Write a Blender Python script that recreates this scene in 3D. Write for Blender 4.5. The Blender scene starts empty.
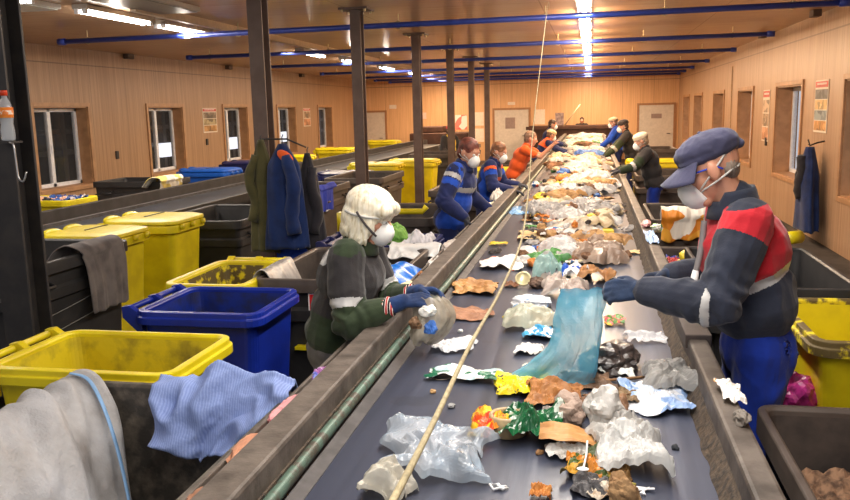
import bpy, bmesh, math, random
from mathutils import Vector as V, Matrix, noise, Euler
C = bpy.context.scene.collection
PI = math.pi
R = math.radians
random.seed(7)

# ------------------------------------------------------------------ materials
def srgb(c):
    c = [x / 255 for x in c]
    return tuple((x / 12.92 if x <= .04045 else ((x + .055) / 1.055) ** 2.4) for x in c) + (1,)

class NT:
    def __init__(self, name):
        self.m = bpy.data.materials.new(name); self.m.use_nodes = True
        self.t = self.m.node_tree; self.b = self.t.nodes['Principled BSDF']; self.L = self.t.links
        self.co = self.t.nodes.new('ShaderNodeTexCoord').outputs['Object']
    def n(self, kind, **kw):
        x = self.t.nodes.new(kind)
        for k, v in kw.items(): setattr(x, k, v)
        return x
    def link(self, a, b): self.L.new(a, b)
    def mapping(self, scale, src=None, rot=(0, 0, 0)):
        x = self.n('ShaderNodeMapping'); x.inputs['Scale'].default_value = scale; x.inputs['Rotation'].default_value = rot
        self.link(src or self.co, x.inputs['Vector']); return x.outputs['Vector']
    def noise(self, scale, detail=4, vec=None, rough=.55):
        x = self.n('ShaderNodeTexNoise'); x.inputs['Scale'].default_value = scale; x.inputs['Detail'].default_value = detail
        x.inputs['Roughness'].default_value = rough
        self.link(vec or self.co, x.inputs['Vector']); return x.outputs['Fac']
    def ramp(self, fac, stops, const=False):
        x = self.n('ShaderNodeValToRGB'); r = x.color_ramp
        if const: r.interpolation = 'CONSTANT'
        while len(r.elements) < len(stops): r.elements.new(.5)
        for e, (p, c) in zip(r.elements, stops): e.position = p; e.color = c
        self.link(fac, x.inputs['Fac']); return x.outputs['Color']
    def mix(self, fac, a, b, mode='MIX'):
        x = self.n('ShaderNodeMix', data_type='RGBA', blend_type=mode)
        for s, v in ((x.inputs[0], fac), (x.inputs[6], a), (x.inputs[7], b)):
            if hasattr(v, 'links') or hasattr(v, 'is_output'): self.link(v, s)
            else: s.default_value = v
        return x.outputs[2]
    def math(self, op, a, b=0.):
        x = self.n('ShaderNodeMath', operation=op)
        for s, v in ((x.inputs[0], a), (x.inputs[1], b)):
            if hasattr(v, 'is_output'): self.link(v, s)
            else: s.default_value = v
        return x.outputs[0]
    def sep(self, vec=None):
        x = self.n('ShaderNodeSeparateXYZ'); self.link(vec or self.co, x.inputs[0]); return x.outputs
    def bump(self, h, strength=.3, dist=.01):
        x = self.n('ShaderNodeBump'); x.inputs['Strength'].default_value = strength; x.inputs['Distance'].default_value = dist
        self.link(h, x.inputs['Height']); self.link(x.outputs[0], self.b.inputs['Normal'])
    def set(self, **kw):
        for k, v in kw.items():
            s = self.b.inputs[k.replace('_', ' ')]
            if hasattr(v, 'is_output'): self.link(v, s)
            else: s.default_value = v

MC = {}
def mat(name, col, rough=.6, metal=0, col2=None, scale=12, spread=(.4, .62), bump=.0, bscale=40, spec=.5, detail=5):
    """one colour, optionally broken by patches of a second colour (dirt, wear, print)"""
    if name in MC: return MC[name]
    t = NT(name); c = srgb(col)
    if col2:
        f = t.noise(scale, detail)
        colour = t.ramp(f, [(spread[0], c), (spread[1], srgb(col2))])
    else:
        f = t.noise(scale, 3)
        colour = t.ramp(f, [(.3, tuple(x * .9 for x in c[:3]) + (1,)), (.7, tuple(min(1, x * 1.08) for x in c[:3]) + (1,))])
    t.set(Base_Color=colour, Roughness=rough, Metallic=metal, Specular_IOR_Level=spec)
    if bump: t.bump(t.noise(bscale, 4), bump)
    MC[name] = t.m; return t.m

def film(name, col, alpha=.55, rough=.25, col2=None):
    """thin plastic film: partly see-through, glossy"""
    if name in MC: return MC[name]
    t = NT(name)
    f = t.noise(9, 4)
    colour = t.ramp(f, [(.35, srgb(col)), (.7, srgb(col2 or col))])
    t.set(Base_Color=colour, Roughness=rough, Alpha=t.math('ADD', t.math('MULTIPLY', f, .5), alpha - .25))
    t.bump(t.noise(25, 4), .5, .01)
    MC[name] = t.m; return t.m

def printed(name, cols, scale=14, rough=.35, bump=.3):
    """printed wrapper: patches of several inks"""
    if name in MC: return MC[name]
    t = NT(name)
    v = t.n('ShaderNodeTexVoronoi'); v.inputs['Scale'].default_value = scale
    nz = t.n('ShaderNodeTexNoise'); nz.inputs['Scale'].default_value = scale * .8
    t.link(t.co, nz.inputs['Vector'])
    vec = t.mix(.12, t.co, nz.outputs['Color'], 'ADD'); t.link(vec, v.inputs['Vector'])
    f = t.sep(v.outputs['Color'])[0]
    n = len(cols)
    t.set(Base_Color=t.ramp(f, [(i / n, srgb(c)) for i, c in enumerate(cols)], True), Roughness=rough)
    t.bump(t.noise(30, 4), bump, .01)
    MC[name] = t.m; return t.m

def emit(name, col, strength):
    if name in MC: return MC[name]
    t = NT(name); t.set(Base_Color=srgb(col), Emission_Color=srgb(col), Emission_Strength=strength)
    MC[name] = t.m; return t.m

def fabric(name, col, col2=None, rough=.85, weave=220, scale=6):
    if name in MC: return MC[name]
    t = NT(name); c = srgb(col)
    f = t.noise(scale, 5)
    c2 = srgb(col2) if col2 else tuple(x * .72 for x in c[:3]) + (1,)
    t.set(Base_Color=t.ramp(f, [(.42, c), (.72, c2)]), Roughness=rough, Sheen_Weight=.15, Specular_IOR_Level=.25)
    h = t.math('ADD', t.math('MULTIPLY', t.noise(14, 4), 1.0), t.math('MULTIPLY', t.noise(weave, 2), .12))
    t.bump(h, .35, .015)
    MC[name] = t.m; return t.m

def wood_wall(name, along, col=(176, 136, 98), col2=(150, 110, 76)):
    """laminate panels with upright grain; along = axis index running along the wall"""
    t = NT(name); o = t.sep(); sc = [1, 1, 1]; sc[along] = 26; sc[2] = .55; sc[1 - along] = 1
    g = t.noise(1.0, 6, t.mapping(tuple(sc)), .65)
    sc2 = [1, 1, 1]; sc2[along] = 5.5; sc2[2] = .12
    g2 = t.noise(1.0, 3, t.mapping(tuple(sc2)))
    c = t.ramp(g, [(.3, srgb(col2)), (.55, srgb(col)), (.8, srgb(tuple(min(255, x + 16) for x in col)))])
    c = t.mix(t.math('MULTIPLY', t.math('GREATER_THAN', g2, .56), .22), c, srgb(col2))
    fr = t.math('FRACT', t.math('DIVIDE', o[along], 1.22))
    seam = t.math('LESS_THAN', fr, .008)
    hs = t.math('LESS_THAN', t.math('ABSOLUTE', t.math('SUBTRACT', o[2], 3.12)), .012)
    s = t.math('MAXIMUM', seam, hs)
    c = t.mix(t.math('MULTIPLY', s, .55), c, srgb((70, 48, 30)))
    t.set(Base_Color=c, Roughness=.42, Specular_IOR_Level=.4)
    return t.m

# ------------------------------------------------------------------ mesh builder
def frame_of(d):
    d = d.normalized(); a = V((0, 0, 1)) if abs(d.z) < .95 else V((1, 0, 0))
    x = a.cross(d).normalized(); return x, d.cross(x), d

class MB:
    def __init__(self): self.v = []; self.f = []; self.m = []
    def add(self, vs, fs, mi=0, M=None):
        k = len(self.v)
        self.v += [(M @ V(p)) if M else V(p) for p in vs]
        self.f += [tuple(i + k for i in f) for f in fs]; self.m += [mi] * len(fs)
        return self
    def box(self, x0, x1, y0, y1, z0, z1, mi=0, M=None):
        vs = [(x, y, z) for x in (x0, x1) for y in (y0, y1) for z in (z0, z1)]
        return self.add(vs, [(0, 1, 3, 2), (4, 6, 7, 5), (0, 4, 5, 1), (2, 3, 7, 6), (0, 2, 6, 4), (1, 5, 7, 3)], mi, M)
    def loft(self, rings, mi=0, cap0=True, cap1=True, closed=False, M=None):
        n = len(rings[0]); vs = [p for r in rings for p in r]; fs = []
        m = len(rings)
        for i in range(m if closed else m - 1):
            a, b = i * n, ((i + 1) % m) * n
            for j in range(n): fs.append((a + j, a + (j + 1) % n, b + (j + 1) % n, b + j))
        if not closed:
            if cap0: fs.append(tuple(range(n))[::-1])
            if cap1: fs.append(tuple((m - 1) * n + j for j in range(n)))
        return self.add(vs, fs, mi, M)
    def tube(self, path, r, n=8, mi=0, M=None, cap=True):
        path = [V(p) for p in path]; rs = r if isinstance(r, (list, tuple)) else [r] * len(path)
        rings = []; x = None
        for i, p in enumerate(path):
            d = (path[min(i + 1, len(path) - 1)] - path[max(i - 1, 0)])
            if d.length < 1e-9: d = V((0, 0, 1))
            d.normalize()
            if x is None: x = frame_of(d)[0]
            else:
                x = x - d * x.dot(d)
                x = x.normalized() if x.length > 1e-6 else frame_of(d)[0]
            y = d.cross(x)
            rings.append([p + (x * math.cos(2 * PI * j / n) + y * math.sin(2 * PI * j / n)) * rs[i] for j in range(n)])
        return self.loft(rings, mi, cap, cap, M=M)
    def lathe(self, prof, n=16, mi=0, M=None):
        return self.loft([[(r * math.cos(2 * PI * j / n), r * math.sin(2 * PI * j / n), z) for j in range(n)] for r, z in prof], mi, M=M)
    def ell(self, c, rad, Rm=None, nu=16, nv=10, mi=0):
        c = V(c); rings = []
        for i in range(nv + 1):
            t = PI * i / nv; t = max(.02, min(PI - .02, t))
            ring = []
            for j in range(nu):
                a = 2 * PI * j / nu
                p = V((rad[0] * math.sin(t) * math.cos(a), rad[1] * math.sin(t) * math.sin(a), -rad[2] * math.cos(t)))
                ring.append(c + (Rm @ p if Rm else p))
            rings.append(ring)
        return self.loft(rings, mi)
    def cap(self, p0, p1, r0, r1, n=14, mi=0):
        p0 = V(p0); p1 = V(p1); d = p1 - p0
        if d.length < 1e-5: return self.ell(p0, (r0, r0, r0), None, n, 8, mi)
        d.normalize(); path = []; rs = []
        for a in (-84, -60, -30, 0): path.append(p0 + d * r0 * math.sin(R(a))); rs.append(r0 * math.cos(R(a)))
        for a in (0, 30, 60, 84): path.append(p1 + d * r1 * math.sin(R(a))); rs.append(r1 * math.cos(R(a)))
        x, y, _ = frame_of(d)
        return self.loft([[p + (x * math.cos(2 * PI * j / n) + y * math.sin(2 * PI * j / n)) * r for j in range(n)] for p, r in zip(path, rs)], mi)
    def grid(self, P, nu, nv, mi=0):
        vs = [P(i / nu, j / nv) for i in range(nu + 1) for j in range(nv + 1)]
        fs = [(i * (nv + 1) + j, (i + 1) * (nv + 1) + j, (i + 1) * (nv + 1) + j + 1, i * (nv + 1) + j + 1) for i in range(nu) for j in range(nv)]
        return self.add(vs, fs, mi)
    def mesh(self, name, mats, smooth=False):
        me = bpy.data.meshes.new(name)
        me.from_pydata([tuple(p) for p in self.v], [], self.f)
        for m in (mats if isinstance(mats, (list, tuple)) else [mats]): me.materials.append(m)
        me.polygons.foreach_set('material_index', self.m)
        bm = bmesh.new(); bm.from_mesh(me); bmesh.ops.recalc_face_normals(bm, faces=bm.faces); bm.to_mesh(me); bm.free()
        if smooth: me.polygons.foreach_set('use_smooth', [True] * len(me.polygons))
        me.update(); return me
    def build(self, name, mats, parent=None, smooth=False, bevel=0, solid=0, off=None, angle=None):
        loc = V((0, 0, 0))
        if parent is None:
            xs = [p.x for p in self.v]; ys = [p.y for p in self.v]; zs = [p.z for p in self.v]
            loc = V(((min(xs) + max(xs)) / 2, (min(ys) + max(ys)) / 2, min(zs)))
            self.v = [p - loc for p in self.v]
        elif off is not None: self.v = [p - V(off) for p in self.v]
        o = bpy.data.objects.new(name, self.mesh(name, mats, smooth)); C.objects.link(o); o.location = loc
        if parent is not None: o.parent = parent
        if solid: md = o.modifiers.new('solid', 'SOLIDIFY'); md.thickness = solid; md.offset = 0
        if bevel: md = o.modifiers.new('bevel', 'BEVEL'); md.width = bevel; md.segments = 2; md.limit_method = 'ANGLE'; md.angle_limit = R(40)
        return o

def tag(o, label, cat, group=None, kind=None):
    if label: o['label'] = label
    if cat: o['category'] = cat
    if group: o['group'] = group
    if kind: o['kind'] = kind
    return o
def thing(name, label, cat, loc=(0, 0, 0), rz=0, group=None):
    o = bpy.data.objects.new(name, None); C.objects.link(o); o.empty_display_size = .2
    o.location = loc; o.rotation_euler = (0, 0, rz); return tag(o, label, cat, group)
def struct(o): o['kind'] = 'structure'; return o
def copy_tree(o, parent=None, loc=None, rz=None, label=None, group=None, scale=None):
    c = o.copy(); C.objects.link(c)
    if parent: c.parent = parent
    if loc is not None: c.location = loc
    if rz is not None: c.rotation_euler = (0, 0, rz)
    if scale is not None: c.scale = scale
    if label: c['label'] = label
    if group: c['group'] = group
    for ch in o.children: copy_tree(ch, c)
    return c

def rr(hx, hy, rad, z, n=5, cx=0, cy=0):
    pts = []
    for (sx, sy, a0) in ((1, 1, 0), (-1, 1, 90), (-1, -1, 180), (1, -1, 270)):
        for k in range(n + 1):
            a = R(a0 + 90 * k / n)
            pts.append((cx + sx * (hx - rad) + rad * math.cos(a), cy + sy * (hy - rad) + rad * math.sin(a), z))
    return pts

# organic shapes: overlapping volumes fused into one continuous skin
def fuse(mb, vox, smooth=3):
    me = mb.mesh('tmp', [bpy.data.materials[0]], False)
    o = bpy.data.objects.new('tmp', me); C.objects.link(o)
    md = o.modifiers.new('r', 'REMESH'); md.mode = 'VOXEL'; md.voxel_size = vox
    if smooth: ms = o.modifiers.new('s', 'SMOOTH'); ms.iterations = smooth; ms.factor = .5
    dg = bpy.context.evaluated_depsgraph_get(); dg.update()
    out = bpy.data.meshes.new_from_object(o.evaluated_get(dg))
    bpy.data.objects.remove(o); bpy.data.meshes.remove(me)
    return out
def organic(name, prims, vox, mats, parent=None, off=(0, 0, 0), matfn=None, wrinkle=None, smooth=3, dispfn=None):
    mb = MB()
    for p in prims:
        if p[0] == 'c': mb.cap(*p[1:])
        elif p[0] == 'e': mb.ell(*p[1:])
        elif p[0] == 't': mb.tube(*p[1:])
        elif p[0] == 'b': mb.box(*p[1:])
    me = fuse(mb, vox, smooth)
    me.name = name; me.materials.clear()
    for m in mats: me.materials.append(m)
    if wrinkle:
        amp, fr = wrinkle
        for v in me.vertices:
            q = v.co * fr
            n = 1 - abs(noise.noise(q)) * 2.2 + .5 * noise.noise(q * 2.3 + V((3, 7, 1)))
            v.co = v.co + v.normal * (amp * (n - .45))
    if dispfn:
        new = [dispfn(v.co.copy(), v.normal.copy()) for v in me.vertices]
        for v, p in zip(me.vertices, new): v.co = p
    if matfn:
        me.polygons.foreach_set('material_index', [matfn(p.center) for p in me.polygons])
    else: me.polygons.foreach_set('material_index', [0] * len(me.polygons))
    me.polygons.foreach_set('use_smooth', [True] * len(me.polygons))
    o = V(off)
    me.transform(Matrix.Translation(-o)); me.update()
    ob = bpy.data.objects.new(name, me); C.objects.link(ob)
    if parent is not None: ob.parent = parent
    else: ob.location = o
    return ob

bpy.data.materials.new('base')
# ------------------------------------------------------------------ camera (35 mm lens, held above the belt, looking down the hall)
sc = bpy.context.scene
cam = bpy.data.objects.new('camera', bpy.data.cameras.new('camera')); C.objects.link(cam)
cam.data.sensor_width = 36; cam.data.lens = 815 / 850 * 36; cam.data.clip_end = 200
def _camera():
    f = 815.; dy = V((591 - 425, -(107 - 250), f)).normalized(); dh = V((1, .0235, 0))
    dz = dh.cross(dy).normalized()
    if dz.y < 0: dz = -dz
    dx = dz.cross(dy) if dz.cross(dy).x > 0 else dy.cross(dz)
    # columns: world axes in (right, up, forward); blender camera axes are right, up, -forward
    right = V((dx.x, dy.x, dz.x)); up = V((dx.y, dy.y, dz.y)); fw = V((dx.z, dy.z, dz.z))
    m = Matrix((right, up, -fw)).transposed().to_4x4(); m.translation = V((0, 0, 2.1)); return m
cam.matrix_world = _camera()
sc.camera = cam
sc.view_settings.view_transform = 'Standard'; sc.view_settings.look = 'None'; sc.view_settings.gamma = 1
sc.view_settings.use_curve_mapping = False
sc.view_settings.exposure = 0.0
try: sc.cycles.use_denoising = True; sc.cycles.max_bounces = 7; sc.cycles.transparent_max_bounces = 16
except Exception: pass

# ------------------------------------------------------------------ the hall
YB, XL, XR, ZC, Y0 = 34.0, -9.6, 3.4, 3.42, -3.0
m_wl = wood_wall('laminate wall left', 1, (172, 136, 104), (146, 110, 80)); m_wr = wood_wall('laminate wall right', 1, (182, 148, 118), (158, 122, 92)); m_wb = wood_wall('laminate wall back', 0, (220, 176, 132), (198, 152, 108))  # back wall tone is lightened to carry the bright glow at that end
t = NT('ceiling laminate')
g = t.noise(1, 5, t.mapping((1.2, 14, 1)))
c = t.ramp(g, [(.3, srgb((190, 154, 124))), (.7, srgb((208, 172, 140)))])
o3 = t.sep()
s_ = t.math('MAXIMUM', t.math('LESS_THAN', t.math('FRACT', t.math('DIVIDE', o3[0], 2.44)), .006), t.math('LESS_THAN', t.math('FRACT', t.math('DIVIDE', o3[1], 1.22)), .01))
t.set(Base_Color=t.mix(t.math('MULTIPLY', s_, .35), c, srgb((80, 55, 40))), Roughness=.24, Specular_IOR_Level=.5)
m_ceil = t.m
m_floor = mat('worn concrete floor', (72, 68, 66), .7, col2=(48, 45, 44), scale=3, bump=.2)
m_reveal = mat('window reveal laminate', (184, 140, 100), .45, col2=(166, 124, 88), scale=5)
m_white = mat('white window plastic', (232, 234, 240), .35)
m_dark = mat('dark painted steel', (44, 42, 43), .5, .3, col2=(58, 54, 52), scale=8)
m_ibeam = mat('brown painted steel', (104, 84, 74), .5, .0, col2=(92, 72, 62), scale=5)
t = NT('window glass'); t.set(Base_Color=(.12, .13, .15, 1), Roughness=.03, Alpha=.16, Specular_IOR_Level=.5); m_glass = t.m

def floor_slab(x0, x1, y0, y1, z0, z1): return MB().box(x0, x1, y0, y1, z0, z1)
struct(floor_slab(XL - 4, XR + 3, Y0 - 2, YB + .3, -.2, 0).build('floor', m_floor))
o = struct(floor_slab(XL - .3, XR + .3, Y0, YB + .3, ZC, ZC + .15).build('ceiling', m_ceil))
WH0, WH1 = .84, 2.33
left_w = [(12.86, 14.46), (16.70, 18.25), (20.54, 22.05), (24.40, 25.95), (28.32, 29.85)]
right_w = [(10.2, 12.2), (14.55, 16.45), (18.75, 20.5), (22.7, 24.5), (27.0, 28.9), (30.4, 32.2)]
def wall_holes(name, x0, x1, holes, z0, z1, m):
    b = MB(); y = Y0
    for a, e in holes:
        b.box(x0, x1, y, a, 0, ZC); b.box(x0, x1, a, e, 0, z0); b.box(x0, x1, a, e, z1, ZC); y = e
    b.box(x0, x1, y, YB + .3, 0, ZC)
    o = b.build(name, m); o.data.transform(Matrix.Translation(o.location)); o.location = (0, 0, 0)
    return struct(o)
wall_holes('wall_left', XL - .32, XL, left_w, WH0, WH1, m_wl)
wall_holes('wall_right', XR, XR + .38, right_w, WH0 - .04, WH1 + .06, m_wr)
b = MB().box(XL - .32, XR + .38, YB, YB + .3, 0, ZC); o = b.build('wall_back', m_wb); o.data.transform(Matrix.Translation(o.location)); o.location = (0, 0, 0); struct(o)

def window(i, xin, xf, a, e, z0, z1, side):
    """xin = inner wall face, xf = plane of the frame"""
    w = bpy.data.objects.new('window_%d' % i, None); C.objects.link(w); w.location = (xf, (a + e) / 2, z0); w['kind'] = 'structure'
    of = w.location; d = .035
    lo, hi = min(xin, xf), max(xin, xf)
    s = MB(); s.box(lo, hi, a, a + .02, z0, z1); s.box(lo, hi, e - .02, e, z0, z1); s.box(lo, hi, a, e, z1 - .02, z1); s.box(lo, hi, a, e, z0, z0 + .015)
    s.build('reveal', m_reveal, w, off=of)
    s = MB(); t_ = .075; xi = xin + (.03 if side < 0 else -.03)
    l2, h2 = min(xin, xi), max(xin, xi)
    s.box(l2, h2, a - t_, a, z0 - t_, z1 + t_); s.box(l2, h2, e, e + t_, z0 - t_, z1 + t_); s.box(l2, h2, a, e, z1, z1 + t_); s.box(l2, h2 + .01, a - .02, e + .02, z0 - t_, z0)
    s.build('trim', m_reveal, w, off=of, bevel=.004)
    f = MB(); q = .07; a2, e2, b0, b1 = a + .02, e - .02, z0 + .015, z1 - .02; mid = a2 + (e2 - a2) * .46
    for (y0, y1, u0, u1) in ((a2, a2 + q, b0, b1), (e2 - q, e2, b0, b1), (a2, e2, b0, b0 + q), (a2, e2, b1 - q, b1), (mid - q * .7, mid + q * .7, b0, b1)):
        f.box(xf - d, xf + d, y0, y1, u0, u1)
    fr = f.build('window_frame', m_white, w, off=of, bevel=.008)
    xh = xf + (.05 if side < 0 else -.05)
    MB().box(min(xh, xf), max(xh, xf), mid - .015, mid + .015, (b0 + b1) / 2 - .1, (b0 + b1) / 2 + .05).build('window_handle', m_white, fr, off=of, bevel=.005)
    MB().box(xf - .006, xf + .006, a2 + q, e2 - q, b0 + q, b1 - q).build('pane', m_glass, w, off=of)
for i, (a, e) in enumerate(left_w): window(i + 1, XL, XL - .26, a, e, WH0, WH1, -1)
for i, (a, e) in enumerate(right_w): window(i + 6, XR, XR + .3, a, e, WH0 - .04, WH1 + .06, 1)

# the dim neighbouring hall seen through the left windows
m_out = mat('dim outer hall wall', (58, 54, 54), .8, col2=(34, 32, 33), scale=.9)
struct(MB().box(-13.2, -13, Y0, 42, 0, 5).build('wall_outer', m_out))
b = MB()
for z in (1.25, 1.75, 2.3, 2.9): b.box(-12.6, -12.45, Y0, 42, z, z + .12)
for k in range(14): b.box(-12.62, -12.43, 8 + k * 2.4, 8.18 + k * 2.4, 0, 3.4)
struct(b.build('trim_1', mat('dim steel racking', (92, 88, 86), .6)))
b = MB().box(-13, XL - .02, Y0 - .2, 42, 4.6, 4.8); b.box(-13, XL - .32, Y0 - .2, Y0, 0, 4.6); b.box(-13, XL - .32, 42, 42.2, 0, 4.6); b.box(XL - .32, XL - .02, Y0, 42, ZC + .14, 4.6); struct(b.build('outer_light_shell', m_out))  # unseen roof and end walls, added to keep world light out of the hall

for k, (y, z, l) in enumerate([(22.2, 1.15, 'bright work lamp panel seen low through the second left window'), (26.6, 1.15, 'bright work lamp panel seen low through the third left window'), (31.4, 1.2, 'bright work lamp panel seen low through the fourth left window')]):
    lp = thing('work_lamp', l, 'lamp', (-12.2, y, 0)); b = MB(); b.box(-.03, .03, -.02, .02, 0, z - .2); b.build('stand', m_dark, lp)
    b = MB(); b.box(-.05, .05, -.45, .45, z - .2, z + .2); b.build('lamp_panel', emit('lamp panel white', (240, 244, 255), 1.6), lp, bevel=.01)
# doors in the back wall
m_door = mat('cream painted door', (206, 196, 186), .5)
def door(i, x0, x1, z1, sign=None):
    d = bpy.data.objects.new('door_%d' % i, None); C.objects.link(d); d.location = ((x0 + x1) / 2, YB, 0); d['kind'] = 'structure'; of = d.location
    b = MB(); b.box(x0 - .08, x0, YB - .06, YB, 0, z1 + .08); b.box(x1, x1 + .08, YB - .06, YB, 0, z1 + .08); b.box(x0, x1, YB - .06, YB, z1, z1 + .08)
    b.build('door_frame', mat('door frame wood', (160, 118, 84), .5), d, off=of)
    MB().box(x0, x1, YB - .04, YB, .01, z1).build('door_leaf', m_door, d, off=of)
    b = MB(); b.tube([(x1 - .12, YB - .04, 1.0), (x1 - .12, YB - .09, 1.0), (x1 - .25, YB - .09, 1.0)], .012); b.build('door_handle', m_dark, d, off=of)
    if sign: b = MB(); b.box(sign[0], sign[1], YB - .055, YB - .04, sign[2], sign[3]); b.build('door_sign', mat('grey door notice', (150, 130, 125), .6), d, off=of)
door(1, -10.0 + .5, -8.55, 2.08); door(2, -3.9, -2.5, 2.06, (-3.45, -3.05, 1.3, 1.75)); door(3, 1.88, 3.2, 2.12, (2.35, 2.75, 1.6, 1.78))
# thin surface conduits on the walls
m_cond = mat('cream conduit', (196, 170, 140), .5)
struct(MB().box(XR - .03, XR, 21.5, 21.53, 1.1, 3.0).build('trim_3', m_cond))

# blue sprinkler pipes hung across the ceiling
m_blue = mat('blue painted pipe', (52, 74, 172), .35, .1)
m_rod = mat('zinc threaded rod', (200, 180, 140), .4, .6)
pl = ['nearest the camera', 'second from the camera', 'third from the camera', 'fourth from the camera', 'fifth from the camera', 'sixth from the camera, near the back wall', 'farthest, just before the back wall']
PZ = 3.27
for k, (y0, y1) in enumerate([(11.5, 10.97), (15.6, 15.35), (19.65, 19.4), (24.0, 23.9), (27.6, 27.6), (30.3, 30.3), (32.6, 32.6)]):
    p = thing('ceiling_pipe', 'thin blue pipe hung crosswise under the ceiling, ' + pl[k], 'pipe', (-2.5, y0, PZ - .06), 0, 'blue ceiling pipes')
    x0, x1 = -7.95, 2.98 + k * .04
    b = MB(); b.tube([(x0, y0, PZ), (x1, y1, PZ)], .038, 12); b.build('pipe', m_blue, p, True, off=p.location)
    for xa, ya in ((x0, y0), (x1, y1)): b = MB(); b.tube([(xa - .06, ya, PZ), (xa + .06, ya, PZ)], .05, 12); b.build('end_cap', m_blue, p, True, off=p.location)
    for x in (-7.5, -5.0, -2.6, -.6, .9, 2.4):
        y = y0 + (y1 - y0) * (x - x0) / (x1 - x0)
        b = MB(); b.tube([(x, y, PZ + .02), (x, y, ZC)], .008, 6); b.tube([(x + .05 * math.cos(a * PI / 6), y, PZ + .05 * math.sin(a * PI / 6)) for a in range(13)], .008, 6)
        b.build('hanger', m_rod, p, off=p.location)

# steel columns
def column(x, y, label, m, w=.15, dpt=.2):
    c_ = thing('steel_column', label, 'column', (x, y, 0), 0, 'steel columns'); c_['kind'] = 'thing'
    b = MB(); h = w / 2; d = dpt / 2
    b.box(-h, h, -d, -d + .018, 0, ZC); b.box(-h, h, d - .018, d, 0, ZC); b.box(-.012, .012, -d + .018, d - .018, 0, ZC)
    b.build('shaft', m, c_, bevel=.004)
    b = MB(); b.box(-h - .12, h + .12, -d - .1, d + .1, ZC - .025, ZC); b.build('head_plate', m, c_)
    for sx in (-1, 1):
        for sy in (-1, 1): b = MB(); b.lathe([(.016, 0), (.016, .03)], 6, 0, Matrix.Translation((sx * (h + .08), sy * (d + .06), ZC - .055))); b.build('bolt', m_rod, c_)
    b = MB(); b.box(-h - .08, h + .08, -d - .08, d + .08, 0, .02); b.build('base_plate', m, c_)
    return c_
near_col = column(-2.93, 3.72, 'dark steel column at the left edge carrying a bottle', m_dark, .17, .17)
for y, l in [(7.22, 'brown steel column with the work jackets hanging on it'), (10.5, 'brown steel column behind the white haired woman'), (14.2, 'brown steel column just behind the yellow wheeled bins'),
             (17.7, 'brown steel column left of the man in blue'), (20.9, 'slim far column fifth down the row'), (24.1, 'slim far column last of the row')]:
    column(-2.98, y, l, m_ibeam, .14, .17)

# fluorescent fittings
m_house = mat('lamp housing', (186, 176, 166), .4)
em_front = emit('tube light neutral', (255, 246, 235), 22)
em_back = emit('tube light warm', (255, 226, 190), 30)
m_lens = None
def fitting(x, y, label, em, L=1.5, group='ceiling light fittings'):
    f = thing('ceiling_light', label, 'light', (x, y, ZC - .12), 0, group)
    b = MB(); b.box(-.1, .1, -L / 2, L / 2, .06, .12); b.build('housing', m_house, f, bevel=.006)
    for s in (-1, 1):
        b = MB(); b.tube([(s * .05, -L / 2 + .04, .04), (s * .05, L / 2 - .04, .04)], .018, 10); b.build('tube', em, f, True)
        
        for e in (-L / 2, L / 2 - .05): b = MB(); b.box(s * .05 - .025, s * .05 + .025, e, e + .05, .01, .07); b.build('tube_holder', m_white, f)
    return f
ordn = ['first', 'second', 'third', 'fourth', 'fifth', 'sixth', 'seventh', 'eighth', 'ninth', 'tenth', 'eleventh', 'twelfth', 'thirteenth', 'fourteenth', 'fifteenth']
for k in range(11): fitting(-.1, 10.3 + 1.62 * k, 'tube light over the main belt, %s one down the long bright row' % ordn[k], em_back if k > 1 else em_front)
for k, y in enumerate([7.2, 9.6, 11.4, 17.0, 20.0, 23.6, 27.4]): fitting(-5.85, y, 'tube light over the second belt at left, %s from the camera' % ordn[k], em_front)
b = MB().box(-5.3, -5.22, 9, 30, ZC - .1, ZC); struct(b.build('trim_4', m_cond))
# wide diffuser panels beside the near light row, top left of the photograph
for k, (x, y, l) in enumerate([(-6.35, 8.0, 'flat pale light panel at the top left corner of the ceiling'), (-5.0, 8.8, 'flat grey ceiling unit beside the first left tube light')]):
    f = thing('ceiling_panel', l, 'ceiling panel', (x, y, ZC - .09), 0)
    MB().box(-.3, .3, -.8, .8, .03, .09).build('panel_frame', m_house, f, bevel=.01)
    MB().box(-.27, .27, -.77, .77, .02, .035).build('diffuser', mat('frosted diffuser', (214, 218, 214), .3) if k == 0 else mat('grey louvre', (150, 146, 140), .4), f)
# smoke detectors / junction boxes along the wall tops
for k, (x, y) in enumerate([(XL + .07, 16.0), (XL + .07, 20.9), (XL + .07, 26.6), (3.2, 13.2), (3.2, 17.0)]):
    b = MB().box(x - .06, x + .06, y - .12, y + .12, ZC - .1, ZC)
    tag(b.build('junction_box', mat('dull brown box', (86, 66, 52), .6), bevel=.01), ('small dark junction box high on the left wall, %s from camera' % ordn[k]) if k < 3 else ('small dark junction box by the right end of the %s blue pipe' % ordn[k - 3]), 'junction box', 'junction boxes')

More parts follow.
